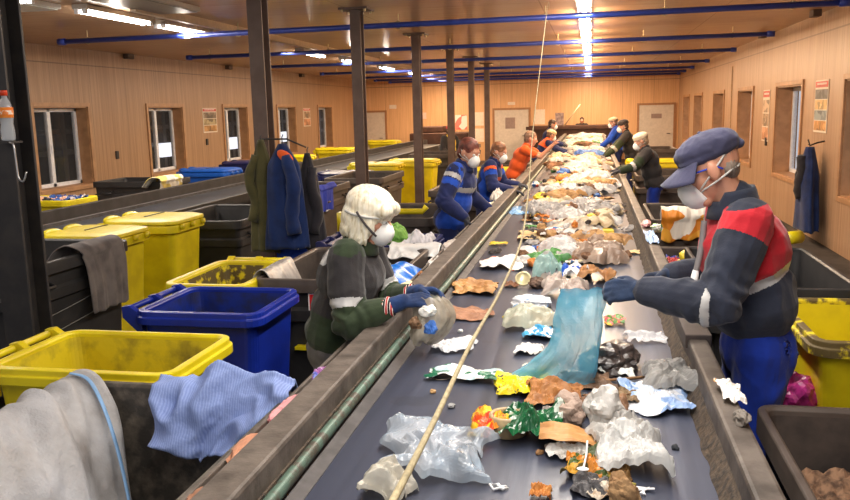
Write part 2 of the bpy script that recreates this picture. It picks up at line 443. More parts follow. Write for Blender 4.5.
# posters
def poster(x, y, z, w, h, nrm, label, cols):
    p = thing('wall_poster', label, 'poster', (x, y, z - h / 2), 0)
    e = .008 * nrm
    def quad(a0, a1, b0, b1, d, m, nm):
        MB().box(min(0, d), max(0, d), a0, a1, b0, b1).build(nm, m, p)
    quad(-w / 2, w / 2, 0, h, e, mat('poster paper', (226, 214, 196), .5), 'sheet')
    quad(-w / 2 + .02, w / 2 - .02, h * .86, h - .02, e * 1.4, mat('poster red', (196, 60, 48), .5), 'red_heading')
    n = len(cols)
    for i, c_ in enumerate(cols):
        quad(-w / 2 + .03, w / 2 - .03, .03 + (h * .8) * i / n, .03 + (h * .8) * (i + .92) / n, e * 1.4, printed('poster print %d %d' % c_[:2], [c_, tuple(int(q * .75) for q in c_), tuple(min(255, q + 30) for q in c_)], 9, .5, 0), 'picture_panel')
    # lines of small white lettering in the heading
    b = MB()
    for k in range(9): b.box(min(0, e * 1.7), max(0, e * 1.7), -w * .36 + k * w * .08, -w * .36 + k * w * .08 + w * .05, h * .91, h * .945)
    b.build('heading_lettering', mat('poster white', (240, 232, 225), .5), p)
pc = [(200, 140, 70), (120, 130, 130), (216, 176, 110), (70, 70, 70)]
poster(XR - .003, 13.38, 2.03, .72, .78, -1, 'red headed poster on the right wall nearest the camera, above the blue coat', pc)
poster(XR - .003, 17.35, 1.85, .62, 1.0, -1, 'faded poster between the first two right wall windows', [(190, 130, 90), (170, 140, 110), (180, 150, 120)])
poster(XL + .003, 19.7, 1.99, .78, .62, 1, 'red headed poster on the left wall between second and third windows', [(170, 120, 60), (150, 130, 90), (120, 100, 80)])
poster(XL + .003, 27.1, 1.98, .72, .62, 1, 'faded red poster on the left wall before the last window', [(190, 130, 110), (170, 140, 110)])
def notice(x, z, w, h, label, m):
    b = MB().box(x - w / 2, x + w / 2, YB - .012, YB - .002, z - h / 2, z + h / 2); tag(b.build('wall_notice', m), label, 'notice')
m_pap = mat('white notice paper', (228, 214, 200), .6)
notice(-2.05, 1.75, .42, .6, 'white paper notice right of the middle back door', m_pap)
notice(-1.25, 1.65, .34, .5, 'small white notice near the hanging cord on the back wall', mat('grey photo notice', (170, 150, 150), .6, col2=(120, 100, 105), scale=8))
notice(-4.55, 1.72, .4, .55, 'upper white sheet left of the middle back door', m_pap); notice(-4.55, 1.05, .4, .55, 'lower white sheet left of the middle back door', m_pap)
notice(-5.3, 1.6, .5, .6, 'pink and white poster behind the person in the red cap', printed('pink poster', [(220, 120, 110), (230, 220, 215), (215, 90, 90)], 3, .6, 0))
notice(-3.2, 2.32, .3, .12, 'small white sign above the middle back door', m_pap)
notice(-8.2, 2.3, .3, .16, 'small white sign above the left back door', m_pap)
notice(-6.9, 1.9, .26, .26, 'small pinkish sign on the back wall between columns', mat('pink sign', (226, 190, 180), .6))
for k, (x, z) in enumerate([(-2.3 + .3, 2.95), (-1.85, 2.95)]): pass
# wall sockets
for k, (y, z, x, n_) in enumerate([(15.35, 1.35, XL, 1), (19.45, 1.45, XL, 1), (17.2, 1.35, XR, -1)]):
    b = MB().box(min(x, x + n_ * .03), max(x, x + n_ * .03), y - .05, y + .05, z - .08, z + .08)
    tag(b.build('light_switch', m_dark, bevel=.006), ['dark wall switch between the first two left windows', 'dark wall switch under the left wall poster', 'dark wall switch under the faded right wall poster'][k], 'switch')
# ------------------------------------------------------------------ conveyors
t = NT('rubber belt')
v1 = t.noise(1, 5, t.mapping((9, .35, 1))); v2 = t.noise(2.2, 5)
c = t.ramp(v1, [(.3, srgb((48, 52, 66))), (.6, srgb((64, 69, 86))), (.8, srgb((96, 100, 116)))])
c = t.mix(t.math('MULTIPLY', t.math('GREATER_THAN', v2, .6), .35), c, srgb((40, 42, 50)))
t.set(Base_Color=c, Roughness=t.math('ADD', t.math('MULTIPLY', v1, .3), .22), Specular_IOR_Level=.5); t.bump(t.noise(1, 4, t.mapping((40, 3, 1))), .08)
m_belt = t.m
m_rail = mat('grimy painted rail', (100, 90, 82), .6, .1, col2=(58, 49, 42), scale=9, spread=(.4, .7), bump=.2, detail=9)
m_rail2 = mat('dark grey rail', (56, 53, 53), .55, .1, col2=(42, 39, 38), scale=4)
m_skirt = mat('grey rubber skirt', (82, 78, 78), .7, col2=(62, 58, 58), scale=9)
m_pipe = mat('worn green pipe', (96, 118, 104), .45, .2, col2=(88, 82, 72), scale=16, spread=(.46, .6))
m_grime = mat('caked dirt', (84, 70, 56), .9, col2=(50, 42, 36), scale=40, bump=.6)

conv = thing('conveyor', 'long main sorting conveyor running down the middle of the hall, covered in waste', 'conveyor', (-.2, 16, 0)); of = conv.location
YA, YE = .7, 31.0
b = MB(); b.box(-.8, .4, YA, YE, .985, 1.0); b.build('belt', m_belt, conv, off=of)
b = MB(); b.box(-.985, -.875, YA, YE, .86, 1.15); b.build('side_rail', m_rail, conv, off=of, bevel=.012)
b = MB(); b.box(-.875, -.868, YA, YE, 1.065, 1.072); b.build('seam', m_grime, conv, off=of)
b = MB(); b.box(.405, .485, YA, YE, .86, 1.14); b.build('side_rail', m_rail, conv, off=of, bevel=.012)
b = MB(); b.tube([(-.853, YA, 1.05), (-.853, 6, 1.05), (-.853, YE, 1.05)], .021, 10); b.build('pipe', m_pipe, conv, True, off=of)
b = MB(); b.add([(-.872, YA, 1.03), (-.80, YA, 1.003), (-.80, YE, 1.003), (-.872, YE, 1.03), (-.872, YA, 1.02), (-.80, YA, .99), (-.80, YE, .99), (-.872, YE, 1.02)],
              [(0, 1, 2, 3), (4, 7, 6, 5), (0, 4, 5, 1), (2, 6, 7, 3), (0, 3, 7, 4), (1, 5, 6, 2)]); b.build('skirt', m_skirt, conv, off=of)
def dirt(u, v):   # caked dirt in the corner between belt and right rail
    y = YA + (14 - YA) * v; n = noise.noise(V((u * 3, y * 9, 2))) + .6 * noise.noise(V((u * 9, y * 31, 5)))
    return (.365 + .045 * u + .012 * n * (1 - u), y, 1.0 + max(0, (.07 * u + .014 * n * (.3 + u))))
b = MB(); b.grid(dirt, 5, 300); b.build('dirt_edge', m_grime, conv, off=of)
b = MB(); b.box(-1.08, -.985, YA, YE, 1.02, 1.045); b.box(-1.09, -1.075, YA, YE, .98, 1.07); b.build('shelf', m_rail, conv, off=of, bevel=.004)
b = MB(); b.box(-.8, .4, YA, YE, .74, .78); b.build('return_belt', m_belt, conv, off=of)
for k in range(16):
    b = MB(); y = 1.2 + 2 * k; b.box(-.96, -.9, y, y + .08, 0, .87); b.build('leg', m_rail2, conv, off=of); b = MB(); b.box(.42, .48, y, y + .08, 0, .87); b.build('leg', m_rail2, conv, off=of); b = MB(); b.box(-.9, .42, y, y + .08, .3, .36); b.build('cross_brace', m_rail2, conv, off=of)
for k in range(20): b = MB(); b.tube([(-.78, 1 + 1.5 * k, .93), (.38, 1 + 1.5 * k, .93)], .05, 8); b.build('roller', m_rail2, conv, True, off=of)
b = MB(); b.box(.395, .5, 3.42, 3.9, 1.1, 1.16); b.box(.49, .5, 3.42, 3.9, 1.0, 1.12); b.build('rail_cover', mat('brown rubber cover', (78, 68, 64), .7), conv, off=of, bevel=.012)

conv2 = thing('conveyor', 'second dark conveyor running along the left wall behind the bins', 'conveyor', (-5.65, 16, 0)); of = conv2.location
b = MB(); b.box(-6.4, -4.9, 2, 31, .8, .83); b.build('belt', mat('dark worn belt', (48, 50, 58), .5, col2=(38, 39, 44), scale=2), conv2, off=of)
b = MB(); b.box(-6.46, -6.38, 2, 31, .6, 1.02); b.build('side_rail', m_rail2, conv2, off=of, bevel=.008)
b = MB(); b.box(-4.93, -4.86, 2, 31, .6, .99); b.build('side_rail', m_rail2, conv2, off=of, bevel=.008)
for q in (-6.4, -5.0): b = MB(); b.box(q, q + .09, 2, 31, .83, .87); b.build('skirt', m_skirt, conv2, off=of)
for k in range(14):
    y = 2.5 + 2.1 * k
    for q in (-6.44, -4.93): b = MB(); b.box(q, q + .06, y, y + .08, 0, .6); b.build('leg', m_rail2, conv2, off=of)

# ------------------------------------------------------------------ bins
m_yel = mat('yellow bin plastic', (226, 206, 22), .38, col2=(206, 184, 20), scale=4, bump=.04)
m_yeld = mat('yellow plastic scraped and dirty', (210, 188, 26), .5, col2=(84, 72, 36), scale=7, spread=(.46, .78), bump=.1, detail=9)
m_yelm = mat('yellow plastic heavily soiled', (92, 76, 38), .6, col2=(222, 200, 24), scale=15, spread=(.5, .6), bump=.1)
m_blu = mat('blue bin plastic', (20, 44, 150), .34, col2=(16, 36, 128), scale=4, bump=.04)
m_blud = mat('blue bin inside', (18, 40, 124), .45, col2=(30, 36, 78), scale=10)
m_blk = mat('black bin plastic', (50, 49, 50), .5, col2=(40, 39, 40), scale=5, bump=.05)
m_blkd = mat('black plastic soiled grey brown', (62, 57, 52), .65, col2=(112, 102, 90), scale=16, spread=(.44, .74), bump=.4, detail=10)
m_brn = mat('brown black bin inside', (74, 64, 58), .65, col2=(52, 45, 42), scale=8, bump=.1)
m_gry = mat('grey brown bin plastic', (88, 78, 72), .5, col2=(76, 66, 60), scale=6)
m_wheel = mat('black rubber wheel', (26, 26, 27), .7)
m_navy = mat('navy bin plastic', (30, 34, 84), .4)

def bin_body(L, W, H, taper, rim, floor_z=.1, rad=.07, rim_h=.06, rim_steps=1):
    hx, hy = L / 2, W / 2
    tx, ty = hx * (1 - taper), hy * (1 - taper)
    b = MB(); th = .012
    rings = [rr(tx, ty, rad * .8, floor_z), rr(tx + (hx - tx) * .5, ty + (hy - ty) * .5, rad, (floor_z + H) / 2), rr(hx, hy, rad, H - .03)]
    b.loft(rings, 0, True, False)
    rin = [rr(hx - th, hy - th, rad, H - .03), rr((tx + hx) / 2 - th, (ty + hy) / 2 - th, rad, (floor_z + H) / 2), rr(tx - th, ty - th, rad * .8, floor_z + .03)]
    b.loft(rin, 1, False, True)
    r = MB(); s = rim
    prof = [(s * .8, H - rim_h), (s, H - rim_h), (s, H - rim_h * .45)]
    if rim_steps > 1: prof += [(s * .72, H - rim_h * .42), (s * .7, H - .004)]
    else: prof += [(s * .95, H - .006), (s * .8, H)]
    prof += [(.0, H), (-th, H - .012), (-th, H - .05)]
    r.loft([rr(hx + e, hy + e, max(.03, rad + e), z) for e, z in prof] , 0, closed=True)
    return b, r
def wheel_mb(x, y, r, w):
    b = MB(); M = Matrix.Translation((x, y, r)) @ Matrix.Rotation(PI / 2, 4, 'X')
    b.lathe([(r * .4, -w / 2), (r * .95, -w / 2), (r, -w * .3), (r, w * .3), (r * .95, w / 2), (r * .4, w / 2)], 18, 0, M); return b

def wheelie(name, label, loc, rz, col, L=.82, W=.6, H=1.06, inner=None, lid=None, group=None, rim_mat=None, steps=1, handle=True, kind='bin', lidmat=None, mark=None):
    """two wheeled bin: local +x is its front, the handle and wheels are at -x"""
    p = thing(name, label, kind, loc, rz, group)
    b, r = bin_body(L, W, H, .17, .045, .1, .06, .075, steps)
    bo = b.build('body', [col, inner or col], p, bevel=.004)
    r.build('rim', rim_mat or col, p, bevel=.004)
    if mark:
        k = MB(); k.box(-.06 + mark, .02 + mark, -W / 2 - .001, -W / 2 + .006, H - .17, H - .15); k.build('moulded_mark', mat('pale mark', (150, 160, 190), .5), bo)
    if handle:
        hb = MB(); x = -L / 2 - .1
        hb.tube([(x, -W / 2 + .02, H - .01), (x, W / 2 - .02, H - .01)], .018, 10); hb.build('handle_bar', col, p, True)
        for y in (-W / 2 + .03, 0, W / 2 - .03):
            k = MB(); k.add([(x - .02, y - .02, H - .05), (x - .02, y + .02, H - .05), (x - .02, y + .02, H + .012), (x - .02, y - .02, H + .012), (x + .025, y - .02, H + .02), (x + .025, y + .02, H + .02), (-L / 2, y - .02, H - .16), (-L / 2, y + .02, H - .16), (-L / 2, y - .02, H - .03), (-L / 2, y + .02, H - .03)],
                  [(0, 1, 2, 3), (3, 2, 5, 4), (4, 5, 9, 8), (8, 9, 7, 6), (0, 6, 7, 1), (0, 3, 4, 8, 6), (1, 7, 9, 5, 2)]); k.build('bracket', col, p, bevel=.004)
    for s in (-1, 1): wheel_mb(-L / 2 + .12, s * (W / 2 - .03), .1, .045).build('wheel', m_wheel, p, True)
    b = MB(); b.tube([(-L / 2 + .12, -W / 2 + .05, .1), (-L / 2 + .12, W / 2 - .05, .1)], .012, 8); b.build('axle', m_wheel, p)
    if lid == 'closed':
        lm = lidmat or col
        b = MB(); q = [(.03, H + .002), (.05, H + .012), (.045, H + .04), (-.03, H + .06), (-.12, H + .068)]
        b.loft([rr(L / 2 + e, W / 2 + e, .07 + max(0, e), z) for e, z in q], 0); lo = b.build('lid', lm, p, bevel=.005)
        for s in (-1, 1):
            b = MB(); b.ell((-L / 2 - .03, s * W * .27, H + .03), (.09, .1, .05)); b.build('hinge_grip', lm, lo, True)
        b = MB(); b.box(-.02, .0, -W * .3, W * .3, H + .066, H + .074); b.build('lid_seam', mat('dark seam', (70, 64, 20), .6), lo)
        for s in (-.7, 0, .7):
            b = MB(); b.tube([(L / 2 + .03, s * W / 2, H - .02), (L / 2 + .075, s * W / 2, H - .02)], .03, 10); b.build('lid_lug', lm, lo, True)
    elif lid == 'open':
        b = MB(); x = -L / 2 - .13
        b.loft([[(x, -W / 2 + .02, H - .02), (x, W / 2 - .02, H - .02), (x - .05, W / 2 - .02, H - .02), (x - .05, -W / 2 + .02, H - .02)],
                [(x - .03, -W / 2, H - .45), (x - .03, W / 2, H - .45), (x - .09, W / 2, H - .45), (x - .09, -W / 2, H - .45)],
                [(x - .05, -W / 2 + .05, H - .85), (x - .05, W / 2 - .05, H - .85), (x - .09, W / 2 - .05, H - .85), (x - .09, -W / 2 + .05, H - .85)]])
        b.build('lid', lidmat or col, p, bevel=.01)
    return p

def container(name, label, loc, rz, L, W, H, col, inner=None, rim=.05, group=None, rim_mat=None, ribs=True, kind='bin'):
    """four wheeled large container"""
    p = thing(name, label, kind, loc, rz, group)
    b, r = bin_body(L, W, H, .1, rim, .18, .05, .09)
    bo = b.build('body', [col, inner or col], p, bevel=.004)
    r.build('rim', rim_mat or col, p, bevel=.006)
    if ribs:
        k = MB(); e = .012; z = H - .24
        k.loft([rr(L / 2 * .985 + e, W / 2 * .985 + e, .055, z - .05), rr(L / 2 * .99 + e + .012, W / 2 * .99 + e + .012, .06, z - .04), rr(L / 2 * .995 + e + .012, W / 2 * .995 + e + .012, .06, z + .03), rr(L / 2 * .99 , W / 2 * .99, .05, z + .05)], 0, False, False)
        k.build('band', col, p)
        for s in (-1, 1):
            b = MB(); b.tube([(s * (L / 2 - .02), 0, H - .2), (s * (L / 2 + .08), 0, H - .2)], .03, 12); b.build('lifting_pin', col, p, True)
            for q in (-.3, .3):
                g = MB(); g.tube([(q * L - .08, s * W / 2, H - .16), (q * L - .08, s * (W / 2 + .05), H - .18), (q * L + .08, s * (W / 2 + .05), H - .18), (q * L + .08, s * W / 2, H - .16)], .014, 8); g.build('grip', col, p, True)
    for sx in (-1, 1):
        for sy in (-1, 1):
            x, y = sx * (L / 2 * .9 - .12), sy * (W / 2 * .9 - .1)
            w = wheel_mb(x, y, .09, .05).build('castor', m_wheel, p, True)
            b = MB(); b.box(x - .03, x + .03, y - .045, y - .03, .09, .19); b.build('fork', m_dark, w)
    return p

# --- near left group
A = container('waste_container', 'big soiled black container at the bottom left holding the white sack and blue cloth', (-1.56, 2.2, 0), 0, .88, 1.26, 1.05, m_blkd, m_blkd, .03, ribs=False)
B = wheelie('wheeled_bin', 'open yellow bin in the left foreground with scraped dirty inside', (-2.14, 3.27, 0), 0, m_yel, .84, .58, 1.05, m_yeld, steps=2)
B['group'] = 'yellow bins'
Cb = wheelie('wheeled_bin', 'open blue bin left of the white haired woman', (-2.1, 4.3, 0), 0, m_blu, .67, .62, 1.05, m_blud, mark=-.05, steps=2)
D = wheelie('wheeled_bin', 'open soiled yellow bin behind the blue bin', (-2.42, 5.14, 0), -PI / 2, m_yel, .8, .5, 1.04, m_yelm)
E = container('waste_container', 'black container with red sticker behind the white haired woman', (-1.68, 5.5, 0), PI / 2, 1.2, .88, 1.05, m_blk, m_brn, .03, rim_mat=m_gry)
# sticker, blue tape and yellow grip on its near side
f = MB(); q = -5.5 + 4.84; y = .6 * .985
def on_E(name, x0, x1, z0, z1, m, par, d=.004): # near face is local -x
    b = MB(); b.box(-.604 - d, -.56, -x1, -x0, z0, z1); return b.build(name, m, par)
m_red = mat('red sticker', (196, 36, 40), .4); m_wht = mat('white print', (236, 232, 230), .5)
st = on_E('sticker', -.09, .06, .78, .95, m_red, E, .012)
on_E('sticker_border', -.098, -.09, .772, .958, m_wht, st, .012); on_E('sticker_border', -.09, .06, .95, .958, m_wht, st, .012)
for k in range(4): on_E('sticker_text', -.07, .045 - .01 * (k % 2), .795 + k * .019, .806 + k * .019, m_wht, st, .016)
b = MB(); b.tube([(-.612, .03 + .026 * math.cos(a * PI / 8), .907 + .026 * math.sin(a * PI / 8)) for a in range(17)], .004, 6); b.box(-.618, -.61, .026, .034, .865, .945); b.box(-.618, -.61, .0, .06, .903, .911); b.build('sticker_emblem', m_wht, st)
on_E('blue_tape', -.13, -.02, .69, .74, mat('blue tape', (30, 70, 180), .5), E, .012)
on_E('yellow_handle', -.2, -.04, .58, .6, m_yel, E, .03)
# --- behind them
Fb = wheelie('wheeled_bin', 'navy bin holding pink netting and lettuce by the belt', (-1.72, 6.75, 0), 0, m_navy, .84, .62, 1.02, m_navy, steps=2)
G = container('waste_container', 'brown grey container with a yellow bar behind the navy bin', (-2.02, 8.62, 0), PI / 2, 1.3, .9, 1.04, m_gry, m_brn, .03)
b = MB(); b.tube([(-.68, .42, 1.07), (-.69, .38, 1.11), (-.69, -.38, 1.11), (-.68, -.42, 1.16)], .03, 10); b.box(-.74, -.62, .36, .5, .9, 1.1); b.build('yellow_bar', m_yel, G, True)
K = container('waste_container', 'black container with a grey cloth over its rim at left', (-4.3, 5.4, 0), PI / 2, 1.36, 1.0, 1.1, m_blk, m_blk, .04)
b = MB()
for z, y0 in ((.72, .1), (.6, .25), (.42, .0)): b.tube([(y0 - .55, -.492, z - .03), (y0 - .2, -.496, z), (y0 + .1, -.496, z + .03)], .004, 5)
b.build('scratch', mat('pale scratch', (120, 118, 116), .6), K)
Y1 = wheelie('wheeled_bin', 'yellow bin with closed lid, nearer of the lidded pair', (-4.32, 6.5, 0), 0, m_yel, .62, .56, 1.07, lid='closed')
Y2 = wheelie('wheeled_bin', 'yellow bin with closed lid, farther of the lidded pair', (-4.27, 7.42, 0), 0, m_yel, .68, .62, 1.07, lid='closed')
J1 = container('waste_container', 'black open container just behind the lidded yellow bins', (-4.14, 8.75, 0), PI / 2, 1.5, .98, 1.0, m_blk, m_blk, .04)
J2 = container('waste_container', 'grey brown container behind the hanging blue jacket', (-3.95, 10.9, 0), PI / 2, 1.4, .9, 1.1, m_gry, m_brn, .03)
J3 = container('waste_container', 'grey brown container behind the woman, between two columns', (-3.6, 12.9, 0), PI / 2, 1.5, .9, 1.1, m_gry, m_brn, .03)
H1 = wheelie('wheeled_bin', 'yellow wheeled bin with lid up beyond the white haired woman, left one', (-4.1, 15.6, 0), 0, m_yel, .85, .62, 1.06, lid='closed')
H2 = wheelie('wheeled_bin', 'yellow wheeled bin with lid down beyond the white haired woman, right one', (-3.55, 16.6, 0), 0, m_yel, .85, .62, 1.06, lid='closed')
J4 = container('waste_container', 'dark container to the right of the far yellow bins', (-3.5, 18.6, 0), PI / 2, 1.5, .9, 1.15, m_gry, m_brn, .03)
J5 = container('waste_container', 'dark container behind the slim far columns', (-3.5, 22.2, 0), PI / 2, 1.5, .9, 1.15, m_gry, m_brn, .03)
# along the main belt farther up on the left
L1 = container('waste_container', 'brown container beside the second man in blue', (-1.75, 11.8, 0), PI / 2, 1.3, .9, 1.0, m_gry, m_brn, .03)
L2 = wheelie('wheeled_bin', 'yellow bin below the man in the orange shirt', (-1.75, 14.4, 0), 0, m_yel, .85, .62, 1.02, lid='closed')
L3 = container('waste_container', 'brown container by the worker with the orange shoulder patch', (-1.7, 17.2, 0), PI / 2, 1.3, .9, 1.0, m_gry, m_brn, .03)
# beyond the second conveyor, along the left wall
W1 = wheelie('wheeled_bin', 'soiled yellow bin full of rags below the first left window', (-6.98, 9.55, 0), 0, m_yel, .9, .62, 1.08, m_yeld)
W2 = container('waste_container', 'black container with striped cloth below the second left window', (-7.2, 12.2, 0), 0, 1.2, .9, 1.1, m_blk, m_blk, .03)
W3 = wheelie('wheeled_bin', 'bright blue bin left of the navy lid near the second left window', (-7.0, 14.3, 0), 0, mat('bright blue plastic', (24, 92, 190), .4), .9, .62, 1.07, lid='closed')
W4 = wheelie('wheeled_bin', 'navy lidded bin below the left wall poster', (-7.05, 16.4, 0), 0, m_navy, 1.0, .8, 1.07, lid='closed')
W5 = wheelie('wheeled_bin', 'yellow lidded bin below the third left window', (-7.0, 18.6, 0), 0, m_yel, .9, .62, 1.07, lid='closed')
W6 = wheelie('wheeled_bin', 'yellow lidded bin below the fourth left window', (-7.0, 22.2, 0), 0, m_yel, .95, .8, 1.07, lid='closed')
W7 = wheelie('wheeled_bin', 'yellow lidded bin in the far left corner by the machine', (-7.0, 27.6, 0), 0, m_yel, .95, .7, 1.07, lid='closed')
N1 = wheelie('wheeled_bin', 'navy bin beside the second conveyor behind the blue jacket', (-4.3, 14.2, 0), 0, m_navy, .8, .6, 1.0, lid='closed')
# --- right side
R1 = container('waste_container', 'black container at the bottom right corner full of brown scraps', (1.13, 2.5, 0), 0, 1.0, 1.1, 1.0, m_blk, m_brn, .025, ribs=False, rim_mat=m_gry)
R2 = wheelie('wheeled_bin', 'soiled yellow bin at the right edge beside the man in the cap', (1.48, 4.22, 0), PI, m_yel, .92, .84, 1.05, m_yel, rim_mat=m_yelm, steps=2)
R3 = container('waste_container', 'black container behind the man in red and navy', (1.12, 5.6, 0), PI / 2, 1.4, .8, 1.05, m_blk, m_blk, .025)
R4 = container('waste_container', 'brown black bin with orange bag, behind the cap man respirator', (.92, 8.9, 0), PI / 2, 1.4, .6, 1.0, m_gry, m_brn, .03)
R5 = container('waste_container', 'low dark bin with yellow and red waste right of the belt', (.86, 7.1, 0), PI / 2, 1.1, .58, .82, m_gry, m_brn, .03)
R6 = container('waste_container', 'brown container behind the worker in the white cap', (1.15, 14.2, 0), PI / 2, 1.5, .8, 1.0, m_gry, m_brn, .03)
R7 = wheelie('wheeled_bin', 'yellow lidded bin between the white cap worker and the far door', (1.25, 16.6, 0), 0, m_yel, .9, .7, 1.0, lid='closed')
b = MB(); b.tube([(1.44, 6.42, 1.1), (1.55, 6.5, 1.1)], .05, 12); tag(b.build('plastic_tube', m_yel, None, True), 'short yellow plastic tube end at the back corner of the container behind the cap man', 'tube')
R9 = container('waste_container', 'far brown container by the right wall door', (1.6, 21.5, 0), PI / 2, 1.5, .9, 1.05, m_gry, m_brn, .03)
# --- machines at the end of the hall
m_mach = mat('dark rust machine steel', (86, 56, 44), .6, .2, col2=(66, 42, 34), scale=3)
mh = thing('hopper', 'wide dark feed hopper across the far end of the belt', 'machine', (-.6, 32, 0)); of = mh.location
b = MB(); b.box(-2.3, 1.0, 31.3, 32.9, .5, 1.35); b.build('trough', m_mach, mh, off=of, bevel=.02)
for q in (31.2, 32.88): b = MB(); b.box(-2.4, 1.1, q, q + .12, 1.3, 1.42); b.build('top_flange', m_mach, mh, off=of, bevel=.01)
for x in (-2.2, -.6, .85): 
    for q in (31.4, 32.7): b = MB(); b.box(x, x + .1, q, q + .1, 0, .5); b.build('leg', m_mach, mh, off=of)
for x in (-1.9, -1.1, -.3, .5): b = MB(); b.box(x, x + .06, 31.26, 31.31, .55, 1.3); b.build('stiffener', m_mach, mh, off=of)
mp = thing('baling_press', 'dark brown machine at the far end of the second conveyor', 'machine', (-5.7, 31.5, 0)); of = mp.location
b = MB(); b.box(-6.9, -4.6, 31.2, 32.6, .1, 1.25); b.build('housing', m_mach, mp, off=of, bevel=.04)
b = MB(); b.box(-6.5, -5.6, 31.4, 32.3, 1.25, 1.5); b.build('hood', m_mach, mp, off=of, bevel=.05)
b = MB(); b.tube([(-5.2, 31.6, 1.2), (-5.2, 31.6, 2.5), (-5.3, 31.6, 2.6)], .03); b.build('exhaust_pipe', m_dark, mp, True, off=of)
b = MB(); b.box(-6.7, -6.2, 31.12, 31.22, .5, 1.0); b.build('control_box', m_gry, mp, off=of, bevel=.01)
for x in (-6.8, -4.8): b = MB(); b.box(x, x + .1, 31.3, 32.5, 0, .12); b.build('foot', m_dark, mp, off=of)
# pole with lamp by the far end
b = MB(); b.tube([(-1.0, 31.5, 1.4), (-.4, 31.35, 2.2)], .025, 6); tag(b.build('leaning_pole', m_cond, None, True), 'thin pale pole leaning on the feed hopper at the far end', 'pole')
# low step under the man on the right
st_ = thing('step_board', 'low wooden standing platform under the man in red and navy', 'platform', (.85, 3.45, 0))
b = MB()
for k in range(4): b.box(-.3 + k * .155, -.3 + k * .155 + .14, -.28, .28, .1, .12)
b.build('deck', m_cond, st_)
for y in (-.25, .2): b = MB(); b.box(-.3, .3, y, y + .05, 0, .1); b.build('bearer', m_cond, st_)
def tri(x): return abs(4 * (x - math.floor(x + .5))) - 1
def ridge(q): return 1 - abs(noise.noise(q)) * 2
def crease_set(seed, k, f0, f1):
    r_ = random.Random(int(seed * 131) + 7); out = []
    for i in range(k):
        n_ = V((r_.gauss(0, 1), r_.gauss(0, 1), r_.gauss(0, 1))).normalized(); f_ = f0 * (f1 / f0) ** (i / max(1, k - 1))
        out.append((n_, f_, r_.random(), f_ ** -.8))
    s_ = sum(c_[3] for c_ in out); return [(n_, f_, p_, w_ / s_) for n_, f_, p_, w_ in out]
def crease(cs, p): return sum(w_ * tri(n_.dot(p) * f_ + ph) for n_, f_, ph, w_ in cs)
# ------------------------------------------------------------------ people
m_skin = mat('skin', (206, 150, 122), .5, col2=(192, 132, 106), scale=14, spread=(.4, .7))
m_eye = mat('eye white', (236, 232, 226), .25); m_iris = mat('iris', (52, 40, 34), .2)
m_mask = mat('white respirator', (236, 234, 230), .7, bump=.1, bscale=90)
m_strap = mat('grey elastic strap', (196, 194, 188), .7)
m_refl = mat('grey reflective tape', (178, 177, 176), .35)
m_glove_navy = fabric('navy knit glove', (34, 58, 104), (22, 34, 62)); m_glove_gry = fabric('dark grey glove', (64, 66, 74), (44, 44, 52))
m_navyj = fabric('navy work cloth', (42, 47, 62), (32, 36, 48)); m_redj = fabric('red work cloth', (190, 36, 48), (168, 28, 40))
m_chrj = fabric('charcoal work cloth', (52, 49, 50), (40, 38, 40)); m_grnj = fabric('dark olive work cloth', (48, 60, 40), (36, 46, 32))
m_bluej = fabric('dark blue work cloth', (34, 44, 92), (26, 32, 66)); m_brightj = fabric('bright blue work cloth', (34, 82, 196), (26, 60, 150))
m_grypant = fabric('grey trousers', (96, 92, 92), (80, 76, 76)); m_blupant = fabric('blue work trousers', (20, 50, 150), (16, 36, 112))
m_orange = fabric('orange cloth', (232, 96, 40), (206, 80, 32)); m_boot = mat('black boots', (34, 32, 32), .5)
m_cuff = None
t = NT('striped knit cuff'); w_ = t.n('ShaderNodeTexWave'); w_.inputs['Scale'].default_value = 14; w_.bands_direction = 'X'; t.link(t.co, w_.inputs['Vector'])
t.set(Base_Color=t.ramp(w_.outputs['Fac'], [(0, srgb((40, 36, 38))), (.35, srgb((226, 220, 212))), (.7, srgb((176, 44, 44)))], True), Roughness=.9); m_cuff = t.m

def ik(S, W, a, b, hint):
    d = W - S; L = d.length
    if L > (a + b) * .995: s_ = L / ((a + b) * .995); a *= s_; b *= s_
    x = (a * a - b * b + L * L) / (2 * L); h = math.sqrt(max(0, a * a - x * x)); dn = d.normalized()
    q = hint - dn * hint.dot(dn); q.normalize(); return S + dn * x + q * h

def hand_prims(w, d, n, thumb, k=1., r=1., curl=(.35, .45, .35)):
    """palm, four bent fingers of unequal length and a thumb from the side of the palm"""
    d = d.normalized(); n = (n - d * n.dot(d)).normalized(); t_ = thumb * n.cross(d)
    P = []
    pc_ = [(.033, .0), (.012, .003), (-.010, .002), (-.030, -.004)]
    for o, e in pc_: P.append(('c', w + d * .012 * k + t_ * o * .6 * k, w + d * (.088 + e) * k + t_ * o * k, .0145 * k * r, .0125 * k * r, 8))
    for (o, e), L in zip(pc_, (.068, .077, .072, .056)):
        p = w + d * (.09 + e) * k + t_ * o * k; a = 0; rad = .0102 * k * r; spread = t_ * (o * .6)
        for s_, c_ in zip((.46, .31, .23), curl):
            a += c_; q = p + ((d + spread).normalized() * math.cos(a) + n * math.sin(a)) * L * s_ * k
            P.append(('c', p, q, rad, rad * .92, 8)); p = q; rad *= .92
    b0 = w + d * .025 * k + t_ * .026 * k; b1 = b0 + (t_ * .62 + d * .6 + n * .5).normalized() * .042 * k; b2 = b1 + (t_ * .2 + d * .8 + n * .5).normalized() * .032 * k
    P += [('c', b0, b1, .0155 * k * r, .012 * k * r, 8), ('c', b1, b2, .012 * k * r, .0095 * k * r, 8)]
    return P

